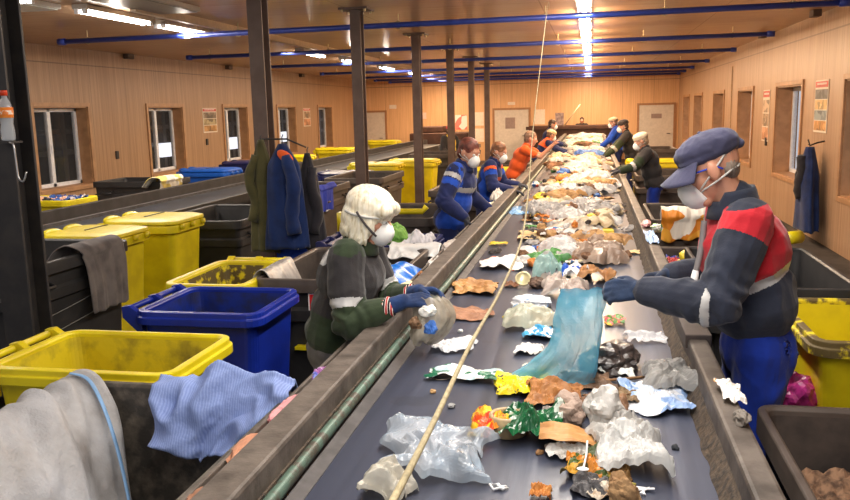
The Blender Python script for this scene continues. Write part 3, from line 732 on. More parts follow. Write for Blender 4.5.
def person(label, x, y, z0, H, face, lean=0, side=0, hands=None, hand_dirs=None, palm=None, hint=None, head=(0, 0), headoff=(0, 0), vox=.013, coat=None, colfn=None, coat_mats=None,
           pants=None, gloves=None, hair=None, cap=None, mask=True, glasses=None, bare_arms=False, hem=0, curl=(.35, .45, .35), twist=0, shift=0, bulk=1., collar=None, cuff=None, legs=True):
    k = H / 1.75; z = V((0, 0, 1))
    p = thing('person', label, 'person', (x, y, 0)); of = p.location
    f0 = V((math.cos(face), math.sin(face), 0)); s0 = z.cross(f0)
    u = (z * math.cos(lean) + f0 * math.sin(lean)); u = (u * math.cos(side) + s0 * math.sin(side)).normalized()
    f = (f0 - u * f0.dot(u)).normalized(); s = u.cross(f)
    ft = (f * math.cos(twist) + s * math.sin(twist)); st = u.cross(ft)     # chest twist
    Pv = V((x, y, z0 + .93 * k)) + f0 * shift
    neck = Pv + u * .53 * k
    sh = {q: Pv + u * .475 * k + st * .175 * k * q for q in (1, -1)}         # 1 = left
    hy, hp = head
    hf = (f0 * math.cos(hy) + s0 * math.sin(hy)); hf = (hf * math.cos(hp) - z * math.sin(hp)).normalized()
    hs = z.cross(hf).normalized(); hu = hf.cross(hs)
    HC = neck + u * .085 * k + hf * .035 * k + hu * .05 * k + f0 * headoff[0] + s0 * headoff[1]
    HR = Matrix((hf, hs, hu)).transposed()
    h = lambda a, b, c: HC + (hf * a + hs * b + hu * c) * k
    TR = Matrix((ft, st, u)).transposed(); PR = Matrix((f, s, u)).transposed()
    ua, fa = .30 * k, .26 * k
    wr, el, hd = {}, {}, {}
    for q in (1, -1):
        wt = V(hands[q]) if hands and q in hands else sh[q] + f0 * .25 * k - z * .4 * k
        hh = V(hint[q]) if hint and q in hint else (-z * .8 + s0 * q * .5 - f0 * .3)
        wr[q] = wt; el[q] = ik(sh[q], wt, ua, fa, hh)
        hd[q] = V(hand_dirs[q]) if hand_dirs and q in hand_dirs else (wr[q] - el[q])
    def pl(q): return V(palm[q]) if palm and q in palm else V((0, 0, -1)) + hd[q] * .01
    # legs
    lg = []
    for q in (1, -1):
        hip = Pv + s * .09 * k * q; ft_ = V((x, y, z0)) + s0 * .11 * k * q
        kn = (hip + ft_) / 2 + f0 * .03 * k + z * .03; an = ft_ + z * .09 * k
        lg.append((hip, kn, an, ft_))
    # continuous body
    B = [('e', Pv + u * .0, (.095 * k, .15 * k, .12 * k), PR), ('e', Pv + u * .18 * k, (.085 * k, .125 * k, .16 * k), PR), ('e', Pv + u * .36 * k, (.1 * k, .15 * k, .15 * k), TR),
         ('c', sh[1], sh[-1], .055 * k, .055 * k), ('c', Pv + u * .47 * k, HC - hf * .02 * k - hu * .04 * k, .058 * k, .053 * k)]
    for q in (1, -1):
        B += [('c', sh[q], el[q], .047 * k, .038 * k), ('c', el[q], wr[q], .038 * k, .027 * k)]
        B += hand_prims(wr[q], hd[q], pl(q), q, k, 1.0 if not gloves else .8, curl)
    if legs:
        for hip, kn, an, fo in lg: B += [('c', hip, kn, .078 * k, .055 * k), ('c', kn, an, .055 * k, .036 * k), ('c', fo + z * .045 * k - f0 * .05 * k, fo + z * .035 * k + f0 * .15 * k, .042 * k, .032 * k)]
    B += [('e', h(-.012, 0, .028), (.1 * k, .077 * k, .098 * k), HR), ('e', h(.03, 0, -.04), (.062 * k, .058 * k, .08 * k), HR), ('c', h(.05, -.02, -.098), h(.05, .02, -.098), .026 * k, .026 * k),
          ('c', h(.086, 0, .015), h(.112, 0, -.028), .010 * k, .016 * k), ('c', h(.082, -.03, .032), h(.082, .03, .032), .014 * k, .014 * k),
          ('c', h(.082, -.018, -.066), h(.082, .018, -.066), .011 * k, .011 * k), ('e', h(.045, .04, -.02), (.035 * k, .025 * k, .03 * k), HR), ('e', h(.045, -.04, -.02), (.035 * k, .025 * k, .03 * k), HR)]
    for q in (1, -1): B += [('e', h(-.008, .083 * q, -.006), (.022 * k, .013 * k, .036 * k), HR), ('e', h(-.004, .074 * q, -.03), (.012 * k, .012 * k, .014 * k), HR)]
    body = organic('body', B, min(vox, .009 if vox < .012 else vox), [m_skin], p, of, None, None, 2)
    for q in (1, -1):
        e = MB(); e.ell(h(.082, .032 * q, .008), (.013 * k,) * 3, None, 12, 8); e.ell(h(.0905, .032 * q, .006), (.006 * k,) * 3, None, 10, 6, 1); e.build('eye', [m_eye, m_iris], p, True, off=of)
    # clothing
    def arm_t(c_):
        best = (9, 0, 0)
        for q in (1, -1):
            for i, (a, b) in enumerate(((sh[q], el[q]), (el[q], wr[q]))):
                d = b - a; tt = max(0, min(1, (c_ - a).dot(d) / d.length_squared)); r_ = (c_ - a - d * tt).length
                if r_ < best[0]: best = (r_, i + tt, q)
        return best
    bk = bulk
    if legs:
        T = [('e', Pv - u * .02, (.13 * k * bk, .178 * k * bk, .14 * k), PR), ('e', Pv + u * hem, (.132 * k * bk, .17 * k * bk, .14 * k), PR)]
        for hip, kn, an, fo in lg: T += [('c', hip, kn, .1 * k, .078 * k), ('c', kn, an + z * .02, .078 * k, .066 * k)]
        organic('trousers', T, vox, [pants or m_blupant], p, of, None, (.010, 8), 3)
        for hip, kn, an, fo in lg:
            organic('boot', [('c', fo + z * .05 * k - f0 * .05 * k, fo + z * .045 * k + f0 * .16 * k, .05 * k, .042 * k), ('c', fo + z * .05 * k, an + z * .06, .05 * k, .052 * k)], vox, [m_boot], p, of)
    J = [('e', Pv + u * hem, (.15 * k * bk, .195 * k * bk, .15 * k), PR), ('e', Pv + u * .18 * k, (.15 * k * bk, .185 * k * bk, .18 * k), PR), ('e', Pv + u * .35 * k, (.15 * k * bk, .198 * k * bk, .165 * k), TR),
         ('c', sh[1], sh[-1], .077 * k, .077 * k), ('c', Pv + u * .45 * k, neck - u * .0, .088 * k, .076 * k)]
    for q in (1, -1):
        we = wr[q] + (el[q] - wr[q]) * (.36 if cuff else .1)
        if bare_arms: J += [('c', sh[q], sh[q] + (el[q] - sh[q]) * .6, .072 * k, .07 * k)]
        else: J += [('c', sh[q], el[q], .083 * k * bk, .074 * k * bk), ('c', el[q], we, .074 * k * bk, .055 * k)]
    wc = crease_set(len(label) + H, 7, 3.2, 9.0)
    def wrink(c_, n_):
        r_, at, q = arm_t(c_); near = r_ < .11 * k
        g_ = .75 * crease(wc, c_) + .75 * (ridge(c_ * 7 + V((H, 1, 2))) - .45)
        if near: g_ += .55 * math.sin(at * 26 + 9 * noise.noise(c_ * 6)) * max(.08, 1 - abs(at - 1) * 1.8)
        return c_ + n_ * ((.013 if vox < .011 else .008) * k) * g_
    def cf(c_):
        r_, at, q = arm_t(c_); dlt = c_ - Pv
        return colfn(dict(r=r_, t=at, q=q, a=dlt.dot(ft) / k, b=dlt.dot(st) / k, c=dlt.dot(u) / k)) if colfn else 0
    organic('jacket' if not bare_arms else 't_shirt', J, .005 if vox < .008 else vox, coat_mats, p, of, cf, None, 5 if vox < .008 else 3, wrink)
    if collar:
        rings = []
        for i in range(15):
            pass
        b = MB(); N = 22; ringz = []
        for zz, rad in ((-.045, .098), (-.01, .086), (.03, .082), (.045, .079), (.03, .07), (-.02, .068)):
            ringz.append([neck + u * zz * k + ft * (.012 + rad * math.cos(2 * PI * j / N)) * k + st * rad * 1.04 * math.sin(2 * PI * j / N) * k - u * (.03 * k if math.cos(2 * PI * j / N) > .5 and zz > 0 else 0) for j in range(N)])
        b.loft(ringz, 0, False, False); b.build('collar', collar, p, True, off=of, solid=.006)
    if gloves:
        for q in (1, -1):
            pr = hand_prims(wr[q], hd[q], pl(q), q, k, 1.18, curl)
            ad = (el[q] - wr[q]).normalized()
            pr += [('c', wr[q] - ad * .01, wr[q] + ad * .05 * k, .036 * k, .04 * k)]
            g = organic('glove', pr, min(vox, .0075 if vox < .012 else vox * .75), [gloves], p, of, None, (.0015, 30), 1)
            if cuff:
                c0 = wr[q] + ad * .045 * k
                b = MB(); b.tube([c0 + ad * (.1 * k) * i / 8 for i in range(9)], [(.045 + .004 * (i % 2)) * k for i in range(9)], 16); b.build('knit_cuff', cuff, g, True, off=of)
    # head gear
    if mask:
        mb = MB(); ax = (hf * .9 - hu * .35).normalized(); c0 = h(.062, 0, -.052); ex, ey, _ = frame_of(ax)
        rings = []
        for rr_, zz in ((.062, 0), (.062, .012), (.056, .035), (.045, .055), (.03, .066), (.012, .07), (.003, .0705)):
            rings.append([c0 + ax * zz * k + (hs * math.cos(a) * .88 + ax.cross(hs) * math.sin(a) * 1.05) * rr_ * k for a in [2 * PI * j / 20 for j in range(20)]])
        mb.loft(rings, 0, False, True); mo = mb.build('respirator', m_mask if mask is True else mask, p, True, off=of, solid=.004)
        b = MB()
        for a0, c1 in ((-.055, .05), (-.06, -.02)):
            pts = [h(.075 * math.cos(w) * 1.0 - .012, .086 * math.sin(w), a0 + (c1 - a0) * (.5 - .5 * math.cos(w))) for w in [PI * (.16 + 1.68 * i / 24) for i in range(25)]]
            pts = [HC + (q - HC) * (1.0 if abs((q - HC).dot(hs)) > .05 * k else 1.12) for q in pts]
            b.tube(pts, .0036 * k, 6)
        b.build('strap', m_strap, mo, True, off=of)
        b = MB(); b.lathe([(.014, 0), (.014, .006), (.008, .009)], 12, 0, Matrix.Translation(c0 + ax * .066 * k) @ ax.to_track_quat('Z', 'Y').to_matrix().to_4x4()); b.build('valve', mat('grey valve', (200, 200, 200), .5), mo, off=of)
    if hair:
        hair(p, h, HR, k, of, hf, hs, hu, vox, HC)
    if cap: cap(p, h, HR, k, of, hf, hs, hu, vox, HC)
    if glasses:
        b = MB(); pts_ = [h(.094, .062 * q, .012) for q in ()]
        for q in (1,): pts_ += [h(-.04, .084 * q, -.01), h(-.02, .086 * q, .008), h(.05, .079 * q, .012), h(.094, .062 * q, .012), h(.104, .03 * q, .024), h(.106, 0, .026)]
        pts_ += [h(.104, -.03, .024), h(.094, -.062, .012), h(.05, -.079, .012), h(-.02, -.086, .008), h(-.04, -.084, -.01)]
        b.tube(pts_, .0035 * k, 6)
        go = b.build('glasses', mat('blue spectacle arms', (40, 70, 190), .3), p, True, off=of)
        b = MB()
        for q in (1, -1): b.grid(lambda a_, c_: h(.103 + .004 * math.sin(a_ * PI) - .012 * a_, (.008 + .054 * a_) * q, .026 - .04 * c_), 6, 4)
        b.build('lens', mat('dark clear lens', (60, 66, 84), .1), go, True, off=of, solid=.002)
    p['_'] = 0; del p['_']
    return p, dict(h=h, wr=wr, el=el, sh=sh, Pv=Pv, u=u, HC=HC)

def hair_blob(col, low=-.03, back=-.05, r=1.0, lr=1.0, col2=None, rough=.55, groove=.0025):
    def fn(p, h, HR, k, of, hf, hs, hu, vox, HC):
        m = mat('hair %d %d %d' % col, col, rough, col2=col2 or tuple(int(c * .7) for c in col), scale=26, bump=.4, bscale=60)
        pr = [('e', h(-.022, 0, .042), (.105 * k * r, .088 * k * r, .092 * k * r), HR), ('e', h(-.055, 0, low), (.062 * k * lr, .08 * k * r, .075 * k * lr), HR)]
        def dsp(c_, n):
            d = c_ - HC; a = math.atan2(d.dot(hs), d.dot(hf)); return c_ + n * groove * math.sin(a * 38 + 5 * noise.noise(c_ * 30))
        organic('hair', pr, vox * .8, [m], p, of, None, None, 2, dsp)
    return fn
def bob_hair(p, h, HR, k, of, hf, hs, hu, vox, HC):
    t_ = NT('pale blond hair'); n_ = t_.noise(1, 5, t_.mapping((70, 70, 7)))
    t_.set(Base_Color=t_.ramp(n_, [(.3, srgb((196, 178, 142))), (.5, srgb((236, 226, 200))), (.75, srgb((250, 244, 230)))]), Roughness=.45, Sheen_Weight=.2); t_.bump(n_, .5, .006)
    pr = [('e', h(-.018, 0, .05), (.126 * k, .108 * k, .098 * k), HR), ('e', h(-.05, 0, -.02), (.092 * k, .108 * k, .1 * k), HR), ('e', h(-.065, 0, -.075), (.062 * k, .1 * k, .062 * k), HR)]
    for q in (1, -1):
        pr += [('e', h(-.01, .078 * q, -.035), (.072 * k, .034 * k, .09 * k), HR), ('e', h(.0, .084 * q, -.09), (.05 * k, .026 * k, .05 * k), HR), ('e', h(.068, .05 * q, .062), (.045 * k, .045 * k, .038 * k), HR)]
    pr += [('e', h(.07, 0, .075), (.04 * k, .055 * k, .032 * k), HR)]
    def dsp(c_, n):
        d = c_ - HC; a = math.atan2(d.dot(hs), d.dot(hf) + .02); lo = max(0, min(1, (.08 - d.dot(hu)) / .2))
        g_ = math.sin(a * 46 + 6 * noise.noise(c_ * 22)) * .0022 + math.sin(a * 17 + 3 * noise.noise(c_ * 9)) * .003
        c_ = c_ + n * g_ * (.35 + lo)
        if d.dot(hu) < -.09: c_ = c_ + hu * (.010 * math.sin(a * 23))
        return c_
    organic('hair', pr, .006, [t_.m], p, of, None, None, 3, dsp)
    # headband strap of the respirator lying over the hair
    b = MB(); b.tube([h(.105 * math.cos(w) - .022, .117 * math.sin(w), .012 + .015 * math.cos(w)) for w in [2 * PI * i / 40 for i in range(41)]], .007, 6); b.build('head_strap', m_strap, p, True, off=of)
    b = MB(); b.tube([h(-.03 + .11 * i / 6, -.126 + .05 * (i / 6) ** 2, .03 - .09 * i / 6) for i in range(7)], .0055, 6); b.build('dark_strap', mat('dark elastic', (72, 66, 66), .7), p, True, off=of)
def peaked_cap(col, brim=True):
    def fn(p, h, HR, k, of, hf, hs, hu, vox, HC):
        m = fabric('cap cloth %d %d %d' % col, col)
        cap_ = organic('cap', [('e', h(-.015, 0, .072), (.118 * k, .094 * k, .062 * k), HR), ('e', h(-.012, 0, .05), (.116 * k, .092 * k, .034 * k), HR), ('c', h(-.125, 0, .045), h(-.11, 0, .05), .018 * k, .02 * k)], min(vox, .009), [m], p, of, None, (.004, 16), 2)
        if brim:
            b = MB()
            def br(a_, c_):
                ang = (a_ - .5) * 2.3; rad = .098 + .075 * c_
                return h(-.012 + rad * math.cos(ang) * (1 + .1 * c_), .9 * rad * math.sin(ang) * (1 - .12 * c_), .048 - .035 * c_ - .03 * abs(math.sin(ang)) * c_)
            b.grid(br, 16, 6); b.build('peak', m, cap_, True, off=of, solid=.006)
            b = MB(); b.lathe([(.009, 0), (.007, .006), (.002, .008)], 10, 0, Matrix.Translation(h(-.015, 0, .132)) @ HR.to_4x4()); b.build('button', m, cap_, True, off=of)
    return fn
def both(*fs):
    def fn(*a):
        for f_ in fs: f_(*a)
    return fn

# woman with white hair, left of the belt
def c_woman(d):
    if d['r'] < .085 and abs(d['b']) > .13 or (d['r'] < .09 and d['t'] > .5):
        return 0 if d['t'] < .65 else (2 if d['t'] < .79 else 1)
    if d['c'] > .40 and d['a'] < -.06 and -.15 < d['b'] < -.05: return 2
    if d['c'] > .5: return 1
    return 0 if d['c'] > .17 else 1
person('woman with white bobbed hair and white respirator leaning to the belt', -1.215, 3.72, .06, 1.74, 0.0, R(14), 0,
       hands={-1: (-.83, 3.5, 1.25), 1: (-.8, 3.72, 1.25)}, hand_dirs={-1: (.9, .08, .12), 1: (.9, -.1, .05)}, palm={-1: (.1, .5, -.8), 1: (.1, -.5, -.8)}, hint={-1: (-.2, -.35, -1), 1: (-.2, .4, -1)},
       head=(R(-8), R(20)), vox=.0065, colfn=c_woman, coat_mats=[m_chrj, m_grnj, m_refl], pants=m_grypant, gloves=m_glove_navy, hair=bob_hair, collar=m_grnj, cuff=m_cuff, curl=(.5, .6, .45), bulk=1.08, hem=.07)
# man in the cap, right of the belt
def c_man(d):
    slv = (d['r'] < .1 and abs(d['b']) > .12 and d['t'] > .2) or (d['r'] < .085 and d['t'] > .38)
    if slv: return 2 if 1.02 < d['t'] < 1.13 else 0
    if d['c'] > .53: return 0
    if d['c'] > .27 - .25 * d['a']: return 1
    if d['c'] > .235 - .25 * d['a']: return 2
    return 0
MAN, mi_ = person('man in navy cap and red and navy jacket working at the right of the belt', .665, 3.36, .13, 1.92, PI, R(10), 0,
       hands={1: (.2, 3.17, 1.4), -1: (.34, 3.56, 1.38)}, hand_dirs={1: (-1, .02, -.05), -1: (-.9, -.1, -.2)}, palm={1: (-.1, .75, -.5), -1: (0, -.6, -.7)}, hint={1: (.1, -.6, -1), -1: (0, .5, -1)},
       head=(R(-6), R(24)), headoff=(.03, .0), vox=.0065, colfn=c_man, coat_mats=[m_navyj, m_redj, m_refl], pants=m_blupant, gloves=fabric('blue coated glove', (44, 62, 92), (24, 34, 54)),
       hair=hair_blob((150, 134, 120), -.015, r=.85, lr=.68), cap=peaked_cap((66, 66, 92)), glasses=True, collar=m_navyj, curl=(.55, .7, .5), bulk=1.04, hem=.17)
# the others
def c_blue(d):
    if d['r'] < .09 and abs(d['b']) > .13 or (d['r'] < .085 and d['t'] > .4): return 2 if .12 < d['t'] < .26 else (1 if .3 < d['t'] < .5 else 0)
    if .3 < d['c'] < .35 and d['a'] > 0: return 2
    return 1 if (d['a'] > .02 and d['c'] < .3) or abs(d['b']) > .16 else 0
cb = [m_bluej, m_brightj, m_refl]
person('man in blue jacket reaching down with a grey glove behind the woman', -1.32, 7.75, .1, 1.8, R(-12), R(14), 0,
       hands={-1: (-1.12, 7.35, 1.12), 1: (-.98, 8.0, 1.12)}, hand_dirs={-1: (.15, -.1, -1), 1: (.8, .1, -.5)}, palm={-1: (.9, .3, 0)}, head=(R(-18), R(22)), vox=.012, colfn=c_blue, coat_mats=cb, pants=m_bluej, gloves=m_glove_gry,
       hair=hair_blob((122, 62, 48), -.02), bulk=1.08, collar=m_bluej)
person('second worker in blue with white respirator next along the left side', -1.32, 10.2, .1, 1.66, R(-5), R(16), 0,
       hands={-1: (-.92, 9.9, 1.12), 1: (-.88, 10.3, 1.15)}, head=(R(-10), R(22)), vox=.014, colfn=c_blue, coat_mats=[m_bluej, m_brightj, m_orange], pants=m_bluej, gloves=m_glove_gry, hair=hair_blob((150, 96, 62), -.02), bulk=1.05, collar=m_bluej)
person('worker in orange T-shirt with bare arms raised to the face', -1.25, 13.6, .1, 1.72, R(0), R(24), 0,
       hands={-1: (-.62, 13.4, 1.5), 1: (-.62, 13.6, 1.48)}, hint={-1: (.2, -.2, -1), 1: (.2, .2, -1)}, head=(R(0), R(10)), vox=.016, coat_mats=[m_orange], pants=m_bluej, hair=hair_blob((150, 120, 100), -.02), mask=False, bare_arms=True)
def c_or(d): return 1 if d['c'] > .34 and d['r'] > .0 and abs(d['b']) < .22 and d['t'] < .3 else 0
person('worker in navy with orange shoulder patch and pale cap bending over the belt', -1.18, 18.6, .05, 1.68, R(10), R(28), 0,
       hands={-1: (-.5, 18.2, 1.1), 1: (-.5, 18.7, 1.1)}, head=(R(10), R(22)), vox=.018, colfn=c_or, coat_mats=[m_bluej, m_orange], pants=m_bluej, gloves=m_glove_gry, cap=peaked_cap((226, 206, 160), False), hair=hair_blob((110, 80, 60), -.02))
person('far worker with dark hair behind the one with orange shoulder patch', -1.18, 21.6, .1, 1.76, R(0), R(16), 0,
       hands={-1: (-.7, 21.4, 1.15), 1: (-.7, 21.8, 1.15)}, head=(0, R(10)), vox=.02, coat_mats=[m_bluej], pants=m_bluej, gloves=m_glove_gry, hair=hair_blob((70, 48, 40), -.02))
def c_vest(d): return 1 if abs(abs(d['b']) - .08) < .035 and d['r'] > .05 else 0
person('person in red cap and yellow straps standing between the far columns', -3.45, 20.2, 0, 1.76, R(-40), 0, 0,
       vox=.02, head=(0, R(5)), colfn=c_vest, coat_mats=[m_chrj, fabric('yellow vest', (236, 206, 40))], pants=m_bluej, gloves=m_glove_gry, cap=peaked_cap((200, 60, 56)), hair=hair_blob((60, 44, 38), -.03), mask=False)
person('far person seen behind the feed hopper at the back wall', -.35, 33.45, 0, 1.74, R(-90), 0, 0, vox=.024, head=(0, R(5)), coat_mats=[m_chrj], pants=m_bluej, hair=hair_blob((70, 50, 44), -.02), mask=False)
def c_dk(d):
    if (d['r'] < .085 and d['t'] > .4): return 2 if 1.15 < d['t'] < 1.35 else (1 if d['t'] > .6 else 0)
    return 0
person('worker in white cap and white respirator on the right, sorting in dark jacket', .92, 12.3, .1, 1.68, PI, R(16), 0,
       hands={1: (.42, 11.85, 1.2), -1: (.4, 12.4, 1.18)}, hand_dirs={1: (-1, 0, -.2), -1: (-1, 0, -.2)}, head=(R(8), R(20)), vox=.014, colfn=c_dk, coat_mats=[m_chrj, m_grnj, m_refl], pants=m_blupant, gloves=m_glove_gry,
       cap=peaked_cap((236, 218, 190), False), hair=hair_blob((190, 160, 130), -.02), bulk=1.06, collar=m_chrj)
person('dark jacketed worker in dark cap leaning to the belt behind the white cap', .85, 17.6, .1, 1.78, PI, R(14), 0,
       hands={1: (.3, 17.1, 1.1), -1: (.3, 17.7, 1.1)}, head=(R(8), R(16)), vox=.018, colfn=c_dk, coat_mats=[m_chrj, m_grnj, m_refl], pants=m_bluej, gloves=m_glove_gry, cap=peaked_cap((60, 54, 56), False), hair=hair_blob((80, 62, 54), -.02))
person('farthest worker on the right in blue jacket and pale cap', .7, 21.2, .1, 1.78, PI, R(10), 0,
       hands={1: (.25, 20.9, 1.12), -1: (.25, 21.3, 1.12)}, head=(0, R(14)), vox=.02, colfn=None, coat_mats=[m_brightj], pants=m_bluej, gloves=m_glove_gry, cap=peaked_cap((200, 176, 150), False), hair=hair_blob((120, 90, 76), -.02))
# ------------------------------------------------------------------ waste
def fold_sheet(w, d, h, seed, n=30, edge=.3, dome=.25):
    """a crumpled sheet: straight creases and flat facets, curled, with a ragged outline"""
    c1 = crease_set(seed, 13, .7, 6.5); c2 = crease_set(seed + .5, 5, .6, 2); c3 = crease_set(seed + .7, 5, .6, 2); b = MB()
    def P(u, v):
        x, y = u - .5, v - .5
        a = math.atan2(y, x); rr_ = 1 + edge * noise.noise(V((math.cos(a) * 1.9, math.sin(a) * 1.9, seed)))
        e = max(abs(x), abs(y)) * 2; q = V((x * 2, y * 2, seed * .37)); z = crease(c1, q)
        zz = dome * math.sqrt(max(0, 1 - e * e)) + (.75 - .25 * dome) * (z * 1.15 + .42) + .25 * noise.noise(q * .8)
        return V((x * w * rr_ + .11 * w * crease(c2, q), y * d * rr_ + .11 * d * crease(c3, q), .003 + h * max(0, min(1.2, zz))))
    b.grid(P, n, n); return b
def crumple_ball(w, d, h, seed, sub=4, sharp=.5, fr=1.0):
    bm = bmesh.new(); bmesh.ops.create_icosphere(bm, subdivisions=sub, radius=1); c1 = crease_set(seed, 15, .6 * fr, 4 * fr)
    b = MB(); vs = []
    for v in bm.verts:
        q = v.co; r_ = .86 + sharp * 1.35 * crease(c1, q + V((seed, 0, 0))) + .32 * noise.noise(q * .9 + V((seed * 3.1, 0, 0)))
        p = q * r_
        vs.append(V((p.x * w / 2, p.y * d / 2, max(0, (p.z * .75 + .40)) * h * .76)))
    b.add(vs, [[v.index for v in f.verts] for f in bm.faces]); bm.free(); return b
def bag_shape(w, d, h, seed, n=40): return fold_sheet(w, d, h, seed, n, .45, .6)
def card_strip(w, d, h, seed, n=30):
    b = MB()
    b.grid(lambda u, v: V(((u - .5) * w, (v - .5) * d * .55 + .25 * d * math.sin(u * 5 + seed) - d * .3 * u + .1 * d, .006 + h * (.25 + .55 * abs(math.sin(u * 4.2 + seed)) * (.6 + .4 * v) + .08 * noise.noise(V((u * 9, v * 4, seed)))))), n, 8)
    return b
def waste_name(lab):
    for k, n in (('tissue', 'paper_scrap'), ('foam', 'foam_sheet'), ('polystyrene', 'foam_scrap'), ('carton', 'torn_carton'), ('cardboard', 'cardboard_scrap'), ('card ', 'cardboard_scrap'), ('wrapper', 'food_wrapper'), ('packet', 'food_packet'), ('pack', 'food_packet'), ('foil', 'foil_scrap'), ('ribbon', 'packaging_ribbon'), ('rag', 'rag'), ('paper', 'paper_scrap'),
                 ('bag', 'plastic_bag'), ('film', 'plastic_film'), ('bottle', 'plastic_bottle'), ('card', 'cardboard_scrap')):
        if k in lab: return n
    return 'waste_scrap'
def waste(sh, x, y, w, d, h, lab, m, i=0, z=1.0, cat=None, group=None):
    d = min(d, 1.25 * w); i = i + 1.37
    if sh == 'sheet': b = fold_sheet(w, d, h, i)
    elif sh == 'strip': b = card_strip(w, d, h, i)
    elif sh == 'bag': b = bag_shape(w * 1.06, d * 1.06, h, i)
    else: b = crumple_ball(w, d, h, i, 4)
    M = Matrix.Translation((x, y, z + .001)); b.v = [M @ p for p in b.v]
    o = b.build(waste_name(lab), m, None, False, solid=.0015 if sh in ('sheet', 'strip', 'bag') else 0)
    n = o.name.split('.')[0].replace('_', ' '); return tag(o, lab, cat or n, group)
